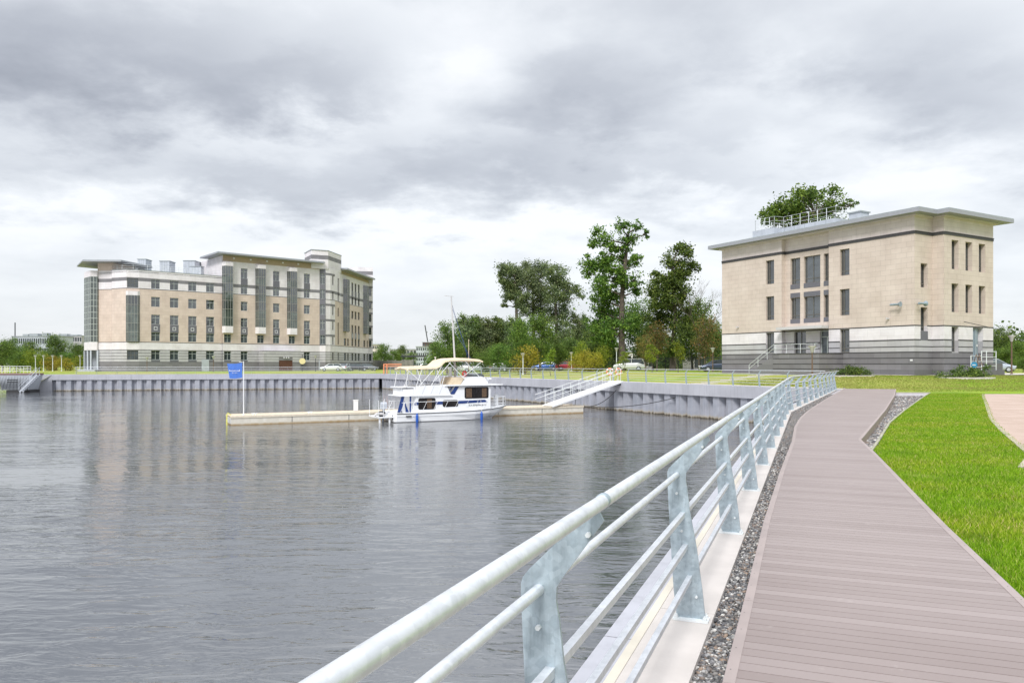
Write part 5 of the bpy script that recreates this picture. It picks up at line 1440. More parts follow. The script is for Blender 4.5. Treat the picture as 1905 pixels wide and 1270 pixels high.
def make_tree(blobs, trunk_h, tr, n, leaf, material, seed, sub=7, spread=.30, limbs=True, bark='bark', trunk_pts=None):
    """blobs: (x,y,z,r) in metres from the foot of the trunk"""
    rs = np.random.RandomState(seed); tot = sum(b[3] ** 2 for b in blobs); P = []
    tm = MB(); top = max(b[2] for b in blobs); tp = trunk_pts or [(0, 0, -.3), (rs.normal(0, .15), rs.normal(0, .15), trunk_h * .5), (rs.normal(0, .3), rs.normal(0, .3), trunk_h), (rs.normal(0, .5), rs.normal(0, .5), trunk_h + (top - trunk_h) * .75)]
    k = len(tp); tm.tube(tp, [tr * (1.25 if i == 0 else (1 - i / k * .85)) for i in range(k)], 9)
    tpv = [Vector(p) for p in tp]
    for (x, y, z, r) in blobs:
        m = max(2, int(sub * (r ** .5))); cnt = int(n * .8 * r * r / tot)
        c = rs.normal(0, 1, (m, 3)); c /= np.linalg.norm(c, axis=1)[:, None]; c *= (rs.rand(m, 1) ** .4) * r * 1.05
        if limbs:
            zz = max(min(z - r * .9, tp[-1][2]), trunk_h * .55); kk = 0
            base = tpv[-1]
            for i in range(len(tpv) - 1):
                if tpv[i].z <= zz <= tpv[i + 1].z: base = tpv[i].lerp(tpv[i + 1], (zz - tpv[i].z) / max(.01, tpv[i + 1].z - tpv[i].z))
            mid = (base + Vector((x, y, z))) / 2 + Vector((rs.normal(0, .1), rs.normal(0, .1), -.05)) * r
            tm.tube([base, mid, (x, y, z)], [tr * .35, tr * .2, tr * .08], 5)
            for q in c[:5]: tm.tube([mid.lerp(Vector((x, y, z)), .7), (x + q[0] * .8, y + q[1] * .8, z + q[2] * .8)], [tr * .11, tr * .03], 4)
        for q in c:
            w = max(4, int(cnt / m)); g = rs.normal(0, 1, (w, 3)) * spread * 1.25 * r * rs.uniform(.5, 1.3); g[:, 2] *= .72
            P.append(g + q + np.array([x, y, z]))
    P = np.concatenate(P)
    return tm.mesh('trunk', M[bark], True), leaf_mesh('crown', P, leaf, rs, material)
def place_tree(meshes, name, label, cat, X, Y, z=None, sc=1., rz=0., group=None):
    t = thing(name, label, cat, (X, Y, H(X, Y) if z is None else z), rz, group); t.scale = (sc, sc, sc)
    link('trunk', meshes[0], t); link('crown', meshes[1], t); return t
def px_blobs(lst, axis_px, Y, scale=1.0, seed=0, depth=.6, gz=.25):
    """measured crown clumps (photo column, row, radius in photo pixels) turned into metres at the tree's own distance"""
    rs = np.random.RandomState(seed); m = Y / 1404; out = []
    for px, py, r in lst: out.append(((px - axis_px) * m, rs.uniform(-1, 1) * depth * 45 * m * scale, 1.5 + (678 - py) * m - gz, r * m))
    return out
def zoomb(lst): return [(640 + a / 2.7214, 400 + b / 2.7214, r / 2.7214) for a, b, r in lst]

# tall open-crowned maple
b = zoomb([(1285, 125, 38), (1255, 160, 20), (1400, 90, 34), (1480, 78, 26), (1515, 120, 22), (1320, 160, 40), (1335, 210, 42), (1440, 150, 40), (1400, 190, 30), (1240, 260, 42), (1225, 310, 30), (1290, 270, 45), (1345, 290, 52), (1420, 240, 44), (1470, 260, 34), (1480, 230, 18), (1300, 330, 40), (1400, 330, 62), (1310, 375, 50), (1465, 345, 38), (1300, 430, 55), (1380, 420, 60), (1475, 395, 34), (1300, 500, 45), (1270, 560, 40), (1375, 545, 66), (1320, 600, 55), (1430, 560, 45), (1340, 660, 36), (1290, 640, 30)])
ax = 640 + 1410 / 2.7214; Yt = 112
tp = [(0, 0, -.3), (-.15, 0, 8), (.0, .2, 14), (.4, 0, 19), (.7, 0, 23), (.9, .1, 24.6)]
place_tree(make_tree(px_blobs(b, ax, Yt, seed=1), 10, .48, 25000, .35, M['leafm'], 21, 8, .27, trunk_pts=[(p[0], p[1], p[2] * .83) for p in tp]), 'maple_tree', 'tallest open-crowned green tree with bare upper limbs right of the poplars', 'tree', *XY(ax, Yt))
b = zoomb([(1690, 185, 34), (1730, 215, 38), (1790, 280, 18), (1760, 260, 26), (1650, 250, 38), (1720, 290, 48), (1660, 310, 44), (1580, 310, 24), (1600, 350, 40), (1650, 370, 55), (1720, 360, 44), (1560, 405, 36), (1560, 450, 36), (1640, 440, 66), (1715, 430, 46), (1580, 510, 55), (1670, 520, 66), (1740, 520, 38), (1600, 600, 60), (1690, 610, 60), (1750, 590, 40), (1650, 670, 45)])
ax = 640 + 1665 / 2.7214; Yt = 106
place_tree(make_tree(px_blobs(b, ax, Yt, seed=2), 8, .42, 30000, .30, M['leafd'], 22, 9, .29), 'lime_tree', 'tall dense dark green tree nearest the stone building, pointed at the top', 'tree', *XY(ax, Yt))
# the big spreading poplars
pop = [([(820, 280, 34), (860, 290, 38), (800, 330, 22), (870, 350, 42), (830, 350, 34), (850, 400, 36), (815, 455, 16), (880, 450, 26), (830, 420, 22), (905, 430, 30), (900, 490, 26)], 880, 'left-hand big poplar with a light gap under its crown', 150),
       ([(930, 270, 38), (965, 275, 36), (900, 300, 36), (935, 330, 46), (950, 390, 50), (990, 340, 44), (1000, 290, 34), (990, 420, 50), (930, 450, 36), (1030, 400, 40), (955, 500, 36), (1000, 480, 42), (1030, 540, 42), (985, 560, 40)], 965, 'middle one of the three big grey-green poplars', 153),
       ([(1040, 290, 38), (1085, 285, 34), (1110, 320, 36), (1060, 345, 46), (1110, 370, 46), (1150, 380, 32), (1180, 400, 30), (1205, 428, 14), (1070, 420, 50), (1120, 430, 42), (1075, 500, 50), (1120, 490, 34), (1090, 570, 48), (1110, 620, 40), (1070, 640, 36)], 1080, 'right-hand big poplar leaning out over smaller columnar ones', 148)]
for i, (b, axz, lab, Yt) in enumerate(pop):
    ax = 640 + axz / 2.7214
    place_tree(make_tree(px_blobs(zoomb(b), ax, Yt, seed=5 + i), 12, .4, 19000, .33, M['leafp'], 31 + i, 9, .30, trunk_pts=[(0, 0, -.3), (-.2, 0, 9), (-.4, .2, 15), (-.6 + .4 * i, 0, 19)], bark='bark'), 'poplar_tree', lab, 'tree', *XY(ax, Yt), group='big spreading poplars')
# crown showing above the stone building
b = [(1418, 410, 12), (1436, 398, 15), (1452, 386, 16), (1470, 388, 18), (1424, 404, 13), (1432, 418, 12), (1447, 392, 16), (1462, 380, 17), (1480, 372, 17), (1470, 400, 20), (1497, 368, 15), (1510, 360, 14), (1530, 356, 15), (1535, 372, 18), (1500, 395, 24), (1535, 392, 20), (1555, 380, 14), (1575, 380, 12), (1588, 380, 7), (1500, 425, 34), (1545, 425, 30), (1460, 430, 26), (1520, 470, 50), (1480, 520, 45), (1540, 530, 45)]
place_tree(make_tree(px_blobs(b, 1508, 96, seed=9, gz=.6), 9, .45, 26000, .34, M['leafm'], 41, 9, .27), 'maple_tree', 'leafy tree crown rising behind the roof of the stone building', 'tree', *XY(1508, 96))

# generic shapes (unit: metres), reused as copies with their own labels
def blobs_round(h, w, seed, lo=.25, n=16):
    rs = np.random.RandomState(seed); o = []
    for k in range(n):
        z = h * (lo + (1 - lo) * (k + .5) / n); prof = math.sin(math.pi * min(1, max(.08, ((z / h) - lo + .12) / (1.14 - lo)))) ** .6
        a = rs.uniform(0, 6.28); rr = w / 2 * prof * rs.uniform(.25, .75); r = w * .24 * (.6 + .6 * prof) * rs.uniform(.75, 1.15)
        o.append((rr * math.cos(a), rr * math.sin(a), min(z, h - r * .8), r))
    return o
def blobs_col(h, w, seed, lo=.08, n=14):
    rs = np.random.RandomState(seed); o = []
    for k in range(n):
        f = (k + .5) / n; z = h * (lo + (1 - lo) * f); prof = min(1, .55 + f * 1.2) * (1 if f < .75 else 1 - (f - .75) * 2.6)
        o.append((rs.normal(0, w * .08), rs.normal(0, w * .08), min(z, h * .985 - .2 * w), w * .36 * max(.35, prof) * rs.uniform(.85, 1.15)))
    return o
G = {}
G['column'] = [make_tree(blobs_col(12, 3.6, s), 3, .22, 8000, .30, M['leafp' if s % 2 else 'leafd'], 50 + s, 8, .36) for s in (1, 2, 3)]
G['roundd'] = [make_tree(blobs_round(9, 7, s), 2.6, .22, 9000, .29, M['leafd'], 60 + s, 8, .30) for s in (1, 2)]
G['roundm'] = [make_tree(blobs_round(9, 7, s), 2.4, .2, 9000, .27, M['leafm'], 70 + s, 8, .30) for s in (1, 2)]
G['young'] = [make_tree(blobs_round(4.6, 2.3, s, .38, 10), 1.8, .06, 1500, .19, M['leafl'], 80 + s, 7, .30) for s in (1, 2)]
G['yellow'] = [make_tree(blobs_round(4, 4.4, s, .05, 12), .8, .08, 3200, .22, M['leafy'], 90 + s, 8, .3) for s in (1,)]
G['lime'] = [make_tree(blobs_round(4, 4.4, s, .05, 12), .8, .08, 3000, .22, M['leafl'], 94 + s, 8, .3) for s in (1,)]
G['rusty'] = [make_tree(blobs_round(9, 6.5, s, .3), 3, .18, 3800, .30, M['leafr'], 97 + s, 7, .30) for s in (1,)]
HB = {'column': 12, 'roundd': 9, 'roundm': 9, 'young': 4.6, 'yellow': 4, 'lime': 4, 'rusty': 9}
NAME = {'column': 'columnar_poplar', 'roundd': 'leafy_tree', 'roundm': 'leafy_tree', 'young': 'young_tree', 'yellow': 'yellow_shrub', 'lime': 'green_shrub', 'rusty': 'rusty_leaved_tree'}
CATS = {'young': 'young tree', 'yellow': 'shrub', 'lime': 'shrub'}
GRP = {'column': 'columnar poplars', 'young': 'young trees on the lawn', 'yellow': 'yellowing shrubs', 'lime': 'lime green shrubs'}
cnt = {}
def T(kind, px, ytop, Y, label, wide=1., group=None):
    X, Yw = XY(px, Y); z = H(X, Yw); hgt = 1.5 + (678 - ytop) * Y / 1404 - z; i = cnt.get(kind, 0); cnt[kind] = i + 1
    ms = G[kind][i % len(G[kind])]; s = hgt / HB[kind]
    t = place_tree(ms, NAME[kind], label, CATS.get(kind, 'tree'), X, Yw, z, s, (i * 2.1) % 6.28, group or GRP.get(kind, 'leafy trees around the basin'))
    t.scale = (s * wide, s * wide, s)
# row of columnar poplars behind the boat
for k, (px, yt) in enumerate(((862, 580), (878, 586), (893, 583), (908, 588), (922, 586), (938, 590), (952, 586), (967, 592))):
    T('column', px, yt, 138 + (k % 3) * 2, ['leftmost of the dark columnar poplars right of the mast', 'second columnar poplar from the left behind the boat canopy', 'third columnar poplar from the left in the dark row', 'fourth columnar poplar from the left in the dark row', 'fourth columnar poplar from the right in the dark row', 'third columnar poplar from the right in the dark row', 'second columnar poplar from the right, left of the big poplars', 'rightmost of the dark columnar poplars, at the foot of the big ones'][k], 1.15)
T('column', 1072, 577, 150, 'left one of two slim poplars between the big poplar and tall maple', .9); T('column', 1087, 580, 152, 'right one of two slim poplars between the big poplar and tall maple', .8)
T('roundd', 832, 601, 112, 'dark tree just left of the houseboat mast', .75); T('roundm', 815, 636, 105, 'low bushy green tree left of the houseboat mast', 1.1); T('roundm', 848, 640, 106, 'low green tree at the foot of the houseboat mast', 1.1)
T('roundm', 969, 594, 108, 'pale green cone-shaped tree left of the yellow shrub', .62); T('roundm', 1004, 584, 112, 'bright green round tree above the blue parked car', .78)
T('roundm', 928, 640, 104, 'small green tree between the boat canopy and yellow shrub', 1.1); T('roundm', 897, 655, 100, 'smallest green tree above the dark parked cars', 1.2); T('roundm', 1040, 640, 116, 'green tree behind the slim yellow-green young tree', 1.0); T('roundm', 950, 650, 118, 'low green tree just left of the yellow shrub', 1.2)
T('roundd', 1120, 585, 120, 'dark tree crowded behind the tall maple on its left', .8); T('roundd', 1185, 560, 124, 'dark tree filling the gap between the two tall trees', .8); T('roundd', 1215, 600, 118, 'dark low tree under the tall lime tree', .9); T('roundd', 1288, 590, 119, 'dark tree right of the lime tree trunk', .8); T('roundd', 1105, 615, 128, 'dark tree behind the yellow shrubs by the lamp', 1.0); T('roundd', 1250, 625, 122, 'darkest low tree behind two young yellow-green trees', 1.3); T('roundd', 1010, 640, 130, 'dark tree behind the red parked car', 1.3); T('roundd', 1150, 640, 127, 'dark low tree behind the maple trunk', 1.3); T('roundd', 1330, 610, 108, 'dark tree at the left edge of the stone building', .8)
T('roundm', 1303, 556, 112, 'taller green tree between the lime tree and the stone building', .62); T('roundm', 1326, 600, 116, 'green tree closest to the left wall of the stone building', .8); T('roundd', 1060, 630, 133, 'dark tree behind slim poplars', 1.2); T('roundd', 985, 625, 137, 'dark tree in shade under the middle poplar', 1.2); T('roundd', 870, 640, 128, 'dark low tree under the leftmost columnar poplars', 1.4); T('roundd', 920, 640, 128, 'dark low tree under the middle columnar poplars', 1.4)
T('rusty', 1222, 600, 100, 'rusty brown-leaved tree behind the slim yellow-green young tree', .75); T('rusty', 1313, 588, 98, 'tree turning rust and green beside the stone building', .75); T('rusty', 1200, 625, 96, 'low rusty tree left of the first young yellow-green tree', .9)
T('yellow', 978, 643, 97, 'large rounded yellow shrub behind the railing', .95); T('yellow', 1072, 660, 96, 'leftmost yellow shrub of the clump above the red car'); T('yellow', 1088, 652, 98, 'middle yellow shrub of the clump above the red car'); T('yellow', 1104, 656, 96, 'right yellow shrub of the clump above the red car')
T('lime', 1118, 645, 99, 'yellow-green shrub just left of the tall street lamp', .8); T('lime', 1333, 669, 96, 'small lime green shrub behind the dark blue car', 1.6); T('lime', 1083, 638, 101, 'green-yellow shrub rising behind yellow shrub clump', .6)
T('young', 1025, 650, 88, 'slim yellow-green young tree above the gap between the blue and red cars'); T('young', 1213, 638, 84, 'left one of the two slim yellow-green young trees by the dark fence', 1.0); T('young', 1262, 636, 83, 'right one of the two slim yellow-green young trees by the dark fence', 1.0); T('young', 1160, 652, 86, 'small young tree right of the tall street lamp', 1.3)
# left bank
for k, (kind, px, yt, Y, wd, lab) in enumerate((('roundm', 4, 636, 158, 1.2, 'big green tree cut by the left edge of the picture'), ('roundd', 18, 630, 175, .9, 'dark tree behind the big one at the far left'), ('roundm', 30, 655, 165, 1.3, 'low green tree right of the leftmost tree'),
        ('roundd', 105, 624, 172, .9, 'tallest tree between the left edge and the glazed stair tower'), ('lime', 56, 652, 162, 1.3, 'bright yellow-green shrub left of the tallest left bank tree'), ('lime', 75, 660, 160, 1.5, 'lime green shrub below the distant office block'), ('roundm', 88, 652, 176, 1.2, 'green tree below the left part of distant office block'),
        ('roundd', 142, 640, 186, .9, 'dark tree beside the glazed stair tower'), ('lime', 150, 663, 166, 1.3, 'lime green shrub touching the glazed stair tower'), ('roundm', 122, 655, 170, 1.2, 'green tree right of the tallest left bank tree'), ('yellow', 100, 662, 156, 1.5, 'yellowing shrub below tallest left bank tree'), ('yellow', 122, 666, 154, 1.5, 'yellowing shrub left of glazed stair tower'), ('roundd', 55, 636, 230, 1.1, 'far dark tree in front of the distant office block'), ('roundd', 36, 645, 215, 1.3, 'far tree left of the distant office block'))):
    T(kind, px, yt, Y, lab, wd, 'trees and shrubs on the left bank')
# gap between the apartment building and the boat
for k, (kind, px, yt, Y, wd, lab) in enumerate((('roundm', 714, 640, 215, .9, 'green tree right of the apartment building'), ('roundm', 735, 652, 225, 1.1, 'second green tree right of the apartment building'), ('roundd', 746, 643, 330, .8, 'far dark tree between the low distant blocks'), ('roundm', 765, 655, 300, 1.0, 'far light tree left of the glass office block'), ('roundm', 700, 655, 240, 1.0, 'green tree half hidden by the apartment building wing'), ('roundm', 725, 662, 210, 1.2, 'low green bushy tree above the concrete fence'))):
    T(kind, px, yt, Y, lab, wd, 'trees beyond the concrete fence')
# right of the stone building
for k, (kind, px, yt, Y, wd, lab) in enumerate((('roundd', 1864, 610, 105, .9, 'dark tree just right of the stone building behind the silver car'), ('roundm', 1885, 636, 100, 1.3, 'green tree behind brown lamp post'), ('roundm', 1912, 620, 102, 1.1, 'green tree cut by the right edge of the picture'), ('roundm', 1868, 648, 98, 1.4, 'green low tree directly above silver car'), ('roundm', 1903, 666, 84, 1.4, 'light green bush at the right edge by the lamp post'), ('roundm', 1850, 640, 112, 1.3, 'green tree half hidden by the stone building'))):
    T(kind, px, yt, Y, lab, wd, 'trees right of the stone building')
# leafless tree between the lime tree and the building
b = MB(); rs = random.Random(4)
def twig(p, d, L, r, k):
    q = p + d * L; b.tube([p, q], [r, r * .6], 5)
    if k:
        for _ in range(3 if k > 1 else 4): twig(q, (d + Vector((rs.uniform(-.7, .7), rs.uniform(-.7, .7), rs.uniform(-.1, .5)))).normalized(), L * rs.uniform(.6, .85), r * .55, k - 1)
twig(Vector((0, 0, -.2)), Vector((0, 0, 1)), 3.9, .11, 5)
X, Y = XY(1300, 103); t = thing('bare_tree', 'leafless grey tree standing between the lime tree and stone building', 'tree', (X, Y, H(X, Y))); b.build('branches', M['bark'], t)
# the wood on the horizon
def wood(name, label, x0, x1, Y0, Y1, h, n, seed):
    rs = np.random.RandomState(seed); X = rs.uniform(x0, x1, n); Yy = rs.uniform(Y0, Y1, n); hh = h * (.7 + .3 * np.sin(X * .13) + .25 * np.sin(X * .37 + 2) * 1) * rs.uniform(.8, 1.1, n)
    P = []
    for a, c, q in zip(X, Yy, hh): P.append(rs.normal(0, 1, (60, 3)) * np.array([2.4, 2.0, q * .25]) + np.array([a, c, q * .5]))
    P = np.concatenate(P); P = P[P[:, 2] > 0]
    tag(link(name, leaf_mesh(name, P, 1.1, rs, M['leafd'])), label, 'wood', kind='stuff')
wood('distant_wood', 'dark mass of far trees behind the parked cars', -15, 48, 172, 185, 9, 260, 1)
wood('distant_wood', 'far band of trees along the river left of the apartment building', -420, -150, 380, 420, 10, 300, 2)
wood('distant_wood', 'far band of trees beyond the stone building on the right', 90, 190, 150, 175, 9, 160, 3)

# ------------------------------------------------------------------ low shrub beds by the stone building
def bed(px, Y, w, label, seed):
    X, Yw = XY(px, Y); t = thing('shrub_bed', label, 'shrub bed', (X, Yw, H(X, Yw)), R(-8))
    rs = np.random.RandomState(seed); bl = []
    for k in range(14): bl.append((rs.uniform(-w / 2, w / 2), rs.uniform(-.5, .5), rs.uniform(.15, .45), rs.uniform(.3, .45)))
    me = make_tree(bl, .2, .03, 3600, .13, M['leafd'], seed + 5, 7, .35); link('stems', me[0], t); link('foliage', me[1], t)
    e = MB(); pts = [(w * .62 * math.cos(a), .95 * math.sin(a)) for a in [2 * math.pi * k / 16 for k in range(16)]]
    e.poly(pts, -.1, .06, 0); e.build('stone_border', M['conc'], t)
bed(1588, 57.5, 2.5, 'dark low shrubs in a bed left, near the end of the galvanised railing', 3); bed(1797, 55, 3.2, 'dark low shrubs in a bed in front of the steel door', 4)

# ------------------------------------------------------------------ cars
CARP = {}
def paint(name, c): return mat(name, lambda t, p, out: (setattr(p.inputs['Base Color'], 'default_value', (*c, 1)), setattr(p.inputs['Roughness'], 'default_value', .3), setattr(p.inputs['Metallic'], 'default_value', .25), setattr(p.inputs['Coat Weight'], 'default_value', .6)))
def make_car(kind, pm):
    """x forward, origin on the ground at the middle"""
    if kind == 'hatch': L, W, Hh, prof = 4.1, 1.72, 1.48, [(-2.05, .55, .35), (-1.95, .98, .25), (-1.2, 1.0, .22), (.65, .97, .22), (1.3, .88, .22), (1.9, .72, .25), (2.05, .55, .35)]; cab = [(-1.85, 1.0), (-1.45, 1.46), (-.2, 1.48), (.35, 1.42), (1.15, .93)]
    elif kind == 'van': L, W, Hh, prof = 4.6, 1.85, 1.75, [(-2.3, .6, .35), (-2.25, 1.1, .28), (-1.2, 1.12, .25), (.9, 1.08, .25), (1.7, .98, .25), (2.2, .8, .28), (2.3, .6, .35)]; cab = [(-2.2, 1.12), (-1.9, 1.72), (-.2, 1.76), (.55, 1.66), (1.4, 1.02)]
    else: L, W, Hh, prof = 4.5, 1.76, 1.45, [(-2.25, .6, .35), (-2.15, .98, .28), (-1.3, 1.0, .22), (.7, .96, .22), (1.4, .88, .22), (2.1, .72, .26), (2.25, .55, .35)]; cab = [(-1.75, .99), (-1.15, 1.40), (-.2, 1.45), (.4, 1.38), (1.2, .92)]
    b = MB(); w = W / 2; rings = []
    for x, zt, zb in prof:
        e = .88 if abs(x) > L / 2 - .15 else 1
        rings.append([(x, -w * e * .94, zb), (x, -w * e, zb + .2), (x, -w * e, zt - .15), (x, -w * e * .93, zt), (x, w * e * .93, zt), (x, w * e, zt - .15), (x, w * e, zb + .2), (x, w * e * .94, zb)])
    b.loft(rings); body = b.mesh('body', pm, True)
    g = MB(); rr = []
    for x, z in cab: k = .93 if z < 1.2 and (x in (cab[0][0], cab[-1][0])) else .80; rr.append([(x, -w * k, z), (x, w * k, z)])
    zb = .97
    base = [(x, zb - .02) for x, _ in (cab[0], cab[-1])]
    pf = [(cab[0][0], zb - .05)] + cab + [(cab[-1][0], zb - .08)]
    A = [(x, -w * (.92 if z < 1.1 * Hh / 1.48 - .02 else .76), z) for x, z in pf]; B = [(x, -y, z) for x, y, z in A]
    n = len(A)
    g.face(A[::-1]); g.face(B)
    for i in range(n - 1): g.face([A[i], A[i + 1], B[i + 1], B[i]])
    glass_ = g.mesh('windows', M['glassd'])
    rf = MB(); top = [c for c in cab if c[1] > 1.3 * Hh / 1.48]
    pts = [(x, z) for x, z in top]
    for (x0, z0_), (x1, z1_) in zip(pts[:-1], pts[1:]):
        rf.face([(x0 - .02, -w * .77, z0_ + .018), (x1 + .02, -w * .77, z1_ + .018), (x1 + .02, w * .77, z1_ + .018), (x0 - .02, w * .77, z0_ + .018)])
    for s in (-1, 1):
        for (x0, z0_), (x1, z1_) in ((cab[0], top[0]), (cab[-1], top[-1])):
            rf.tube([(x0, s * w * .90, z0_), (x1, s * w * .765, z1_)], .035, 5)
        xm = -.35; rf.tube([(xm, s * w * .93, .98), (xm, s * w * .77, Hh - .03)], .04, 5)
        rf.tube([(top[0][0], s * w * .765, top[0][1]), (top[-1][0], s * w * .765, top[-1][1])], .035, 5)
    roof = rf.mesh('roof', pm)
    ty = MB(); ty.lathe([(.2, -.1), (.30, -.1), (.32, -.06), (.32, .06), (.30, .1), (.2, .1)], 18); tyre = ty.mesh('tyre', M['black'], True)
    rm = MB(); rm.lathe([(0, .09), (.06, .10), (.2, .07), (.2, -.07), (0, -.07)], 10); rim = rm.mesh('rim', M['sheetmetal'])
    hl = MB(); hl.box(-.06, .06, -.18, .18, -.07, .07); head = hl.mesh('headlight', M['sqpanel']); tl = MB(); tl.box(-.05, .05, -.12, .12, -.12, .12); tail = tl.mesh('tail_light', M['red'])
    bp = MB(); bp.box(-.04, .04, -.26, .26, -.06, .06); plate = bp.mesh('number_plate', M['sqpanel'])
    return dict(body=body, glass=glass_, roof=roof, tyre=tyre, rim=rim, head=head, tail=tail, plate=plate, L=L, W=W)
def car(kind, pname, col, label, px, Y, deg, group='parked cars', z=None):
    key = (kind, pname)
    if key not in CARP: CARP[key] = make_car(kind, paint(pname, col))
    c = CARP[key]; X, Yw = XY(px, Y); t = thing('parked_car', label, 'van' if kind == 'van' else 'car', (X, Yw, (H(X, Yw) + .02) if z is None else z), R(deg), group)
    link('body', c['body'], t); link('windows', c['glass'], t); link('roof', c['roof'], t); L, W = c['L'], c['W']
    for x in (-L * .30, L * .31):
        for s in (-1, 1):
            o = link('wheel', c['tyre'], t, (x, s * (W / 2 - .08), .32)); o.rotation_euler = (R(-90 * s), 0, 0); q = link('rim', c['rim'], o)
    for s in (-1, 1): link('headlight', c['head'], t, (L / 2 - .06, s * W * .33, .66)); link('tail_light', c['tail'], t, (-L / 2 + .06, s * W * .36, .8))
    link('number_plate', c['plate'], t, (-L / 2 + .0, 0, .62)); link('number_plate', c['plate'], t, (L / 2 - .0, 0, .45))
car('hatch', 'white_car_paint', (.75, .76, .77), 'white hatchback in front of the apartment building corner tower', 616, 143, 195)
car('hatch', 'silver_car_paint', (.50, .54, .56), 'pale silver car right of the white hatchback', 645, 150, 80)
car('sedan', 'dark_car_paint', (.05, .05, .06), 'dark car parked below the apartment building wing', 664, 151, 20); car('sedan', 'grey_car_paint', (.20, .21, .23), 'grey car at the right end of the row below apartment wing', 683, 158, 30)
car('van', 'white_car_paint', (.75, .76, .77), 'white people carrier seen under the boat canopy', 857, 124, 165); car('sedan', 'silver_car_paint', (.50, .54, .56), 'silver saloon seen through the boat canopy poles', 888, 124, 170)
car('sedan', 'grey_car_paint', (.20, .21, .23), 'grey saloon just right of the boat canopy', 925, 125, 172); car('sedan', 'blue_car_paint', (.05, .13, .42), 'bright blue saloon behind the railing', 1015, 122, 172); car('sedan', 'red_car_paint', (.42, .03, .06), 'red saloon next to the blue one', 1058, 121, 5)
car('van', 'white_car_paint', (.75, .76, .77), 'white people carrier behind the life rings', 1170, 112, 172); car('sedan', 'darkblue_car_paint', (.06, .08, .13), 'dark blue-grey car half hidden by the left corner of the stone building', 1336, 92, 178)
car('hatch', 'paleblue_car_paint', (.42, .47, .55), 'silver estate car half hidden by right corner of the stone building', 1846, 82, -12)
car('hatch', 'grey_car_paint', (.20, .21, .23), 'small grey car left of the boat canopy by the fence', 790, 150, 175)

# ------------------------------------------------------------------ street lamps
def lamp(px, Y, ytop, m, label):
    X, Yw = XY(px, Y); z = H(X, Yw); h = 1.5 + (678 - ytop) * Y / 1404 - z
    t = thing('street_lamp', label, 'street lamp', (X, Yw, z), 0, 'garden street lamps')
    b = MB(); b.tube([(0, 0, 0), (0, 0, h - .5)], [.07, .05], 8); b.lathe([(.12, 0), (.12, .1), (.06, .15)], 8); b.build('pole', M[m], t, smooth=True)
    b = MB(); b.lathe([(.04, h - .55), (.10, h - .5), (.16, h - .2), (.30, h - .05), (.32, h), (0, h + .03)], 14); b.build('lamp_shade', M['soffit'], t, smooth=True)
lamp(1147, 105, 647, 'galvw', 'tall pale street lamp with cone head left of the maple trunk'); lamp(1063, 110, 655, 'galvw', 'pale street lamp left of the yellow shrub clump'); lamp(973, 96, 657, 'galvw', 'pale street lamp in front of the big yellow shrub')
lamp(1326, 90, 647, 'brown', 'street lamp with brown pole left of the stone building'); lamp(1511, 58.5, 643, 'brown', 'street lamp with brown pole in front of the entrance terrace'); lamp(1882, 66, 624, 'brown', 'brown lamp post at the far right of the stone building')
lamp(273.5, 133, 664, 'brown', 'leftmost street lamp in front of the apartment building'); lamp(397, 135, 662, 'brown', 'street lamp in front of the apartment building left of the flag'); lamp(587, 142, 661, 'darkm', 'street lamp in front of the corner tower')
for k, (px, lab) in enumerate(((66, 'first street lamp from the left on left bank'), (81, 'second street lamp from the left on left bank'), (98, 'third street lamp from the left on left bank'), (114.5, 'fourth street lamp from the left on left bank'), (149, 'street lamp on left bank beside the glazed stair tower'))): lamp(px, 146, 661, 'galvw', lab)

# round yellow sign on a mast by the garage
X, Y = XY(562.5, 138); t = thing('round_sign', 'round yellowish sign disc on a dark pole right of the brown roller door', 'sign', (X, Y, H(X, Y)), R(20))
b = MB(); b.tube([(0, 0, 0), (0, 0, 3.1)], .05, 6); b.build('pole', M['darkm'], t)
b = MB(); b.tube([(0, -.06, 1.9), (0, -.12, 1.9)], .55, 20); b.tube([(.62, 0, 2.35), (.62, -.02, 2.35)], .0, 3) if 0 else None
b.build('disc', worn('pale_yellow_disc', (.72, .62, .34), .5), t)

# ------------------------------------------------------------------ fences, background buildings
def concrete_fence():
    P = Vector(XY(694, 200)); Q = Vector(XY(768, 176)); L = (Q - P).length; u = (Q - P) / L
    t = thing('concrete_fence', 'weathered grey concrete panel fence right of the apartment building', 'fence', (P.x, P.y, .2), math.atan2(u.y, u.x)); n = 5
    for k in range(n):
        b = MB(); b.box(L * k / n + .1, L * (k + 1) / n - .1, -.06, .06, -.3, 2.4 - .15 * (k % 2)); b.box(L * k / n + .3, L * (k + 1) / n - .3, -.09, -.061, 1.3, 2.0); b.box(L * k / n + .3, L * (k + 1) / n - .3, -.09, -.061, .3, 1.0); b.build('panel', M['conwall'], t)
    for k in range(n + 1): b = MB(); b.box(L * k / n - .09, L * k / n + .09, -.12, .12, -.3, 2.5); b.build('post', M['conwall'], t)
concrete_fence()
def bar_fence(p0, p1, h, label, mname, step=.6):
    P = Vector(p0); Q = Vector(p1); L = (Q - P).length; u = (Q - P) / L; z = min(H(*p0), H(*p1))
    t = thing('bar_fence', label, 'fence', (P.x, P.y, z), math.atan2(u.y, u.x)); n = int(L / 2.5)
    for k in range(n):
        x0, x1 = L * k / n, L * (k + 1) / n; b = MB()
        m = int((x1 - x0) / .16)
        for i in range(m): xx = x0 + (i + .5) * (x1 - x0) / m; b.box(xx - .03, xx + .03, -.012, .012, .1, h)
        b.box(x0, x1, -.025, .025, .3, .36); b.box(x0, x1, -.025, .025, h - .25, h - .19); b.build('panel', M[mname], t)
    for k in range(n + 1): b = MB(); x = L * k / n; b.box(x - .05, x + .05, -.05, .05, -.1, h + .15); b.build('post', M[mname], t)
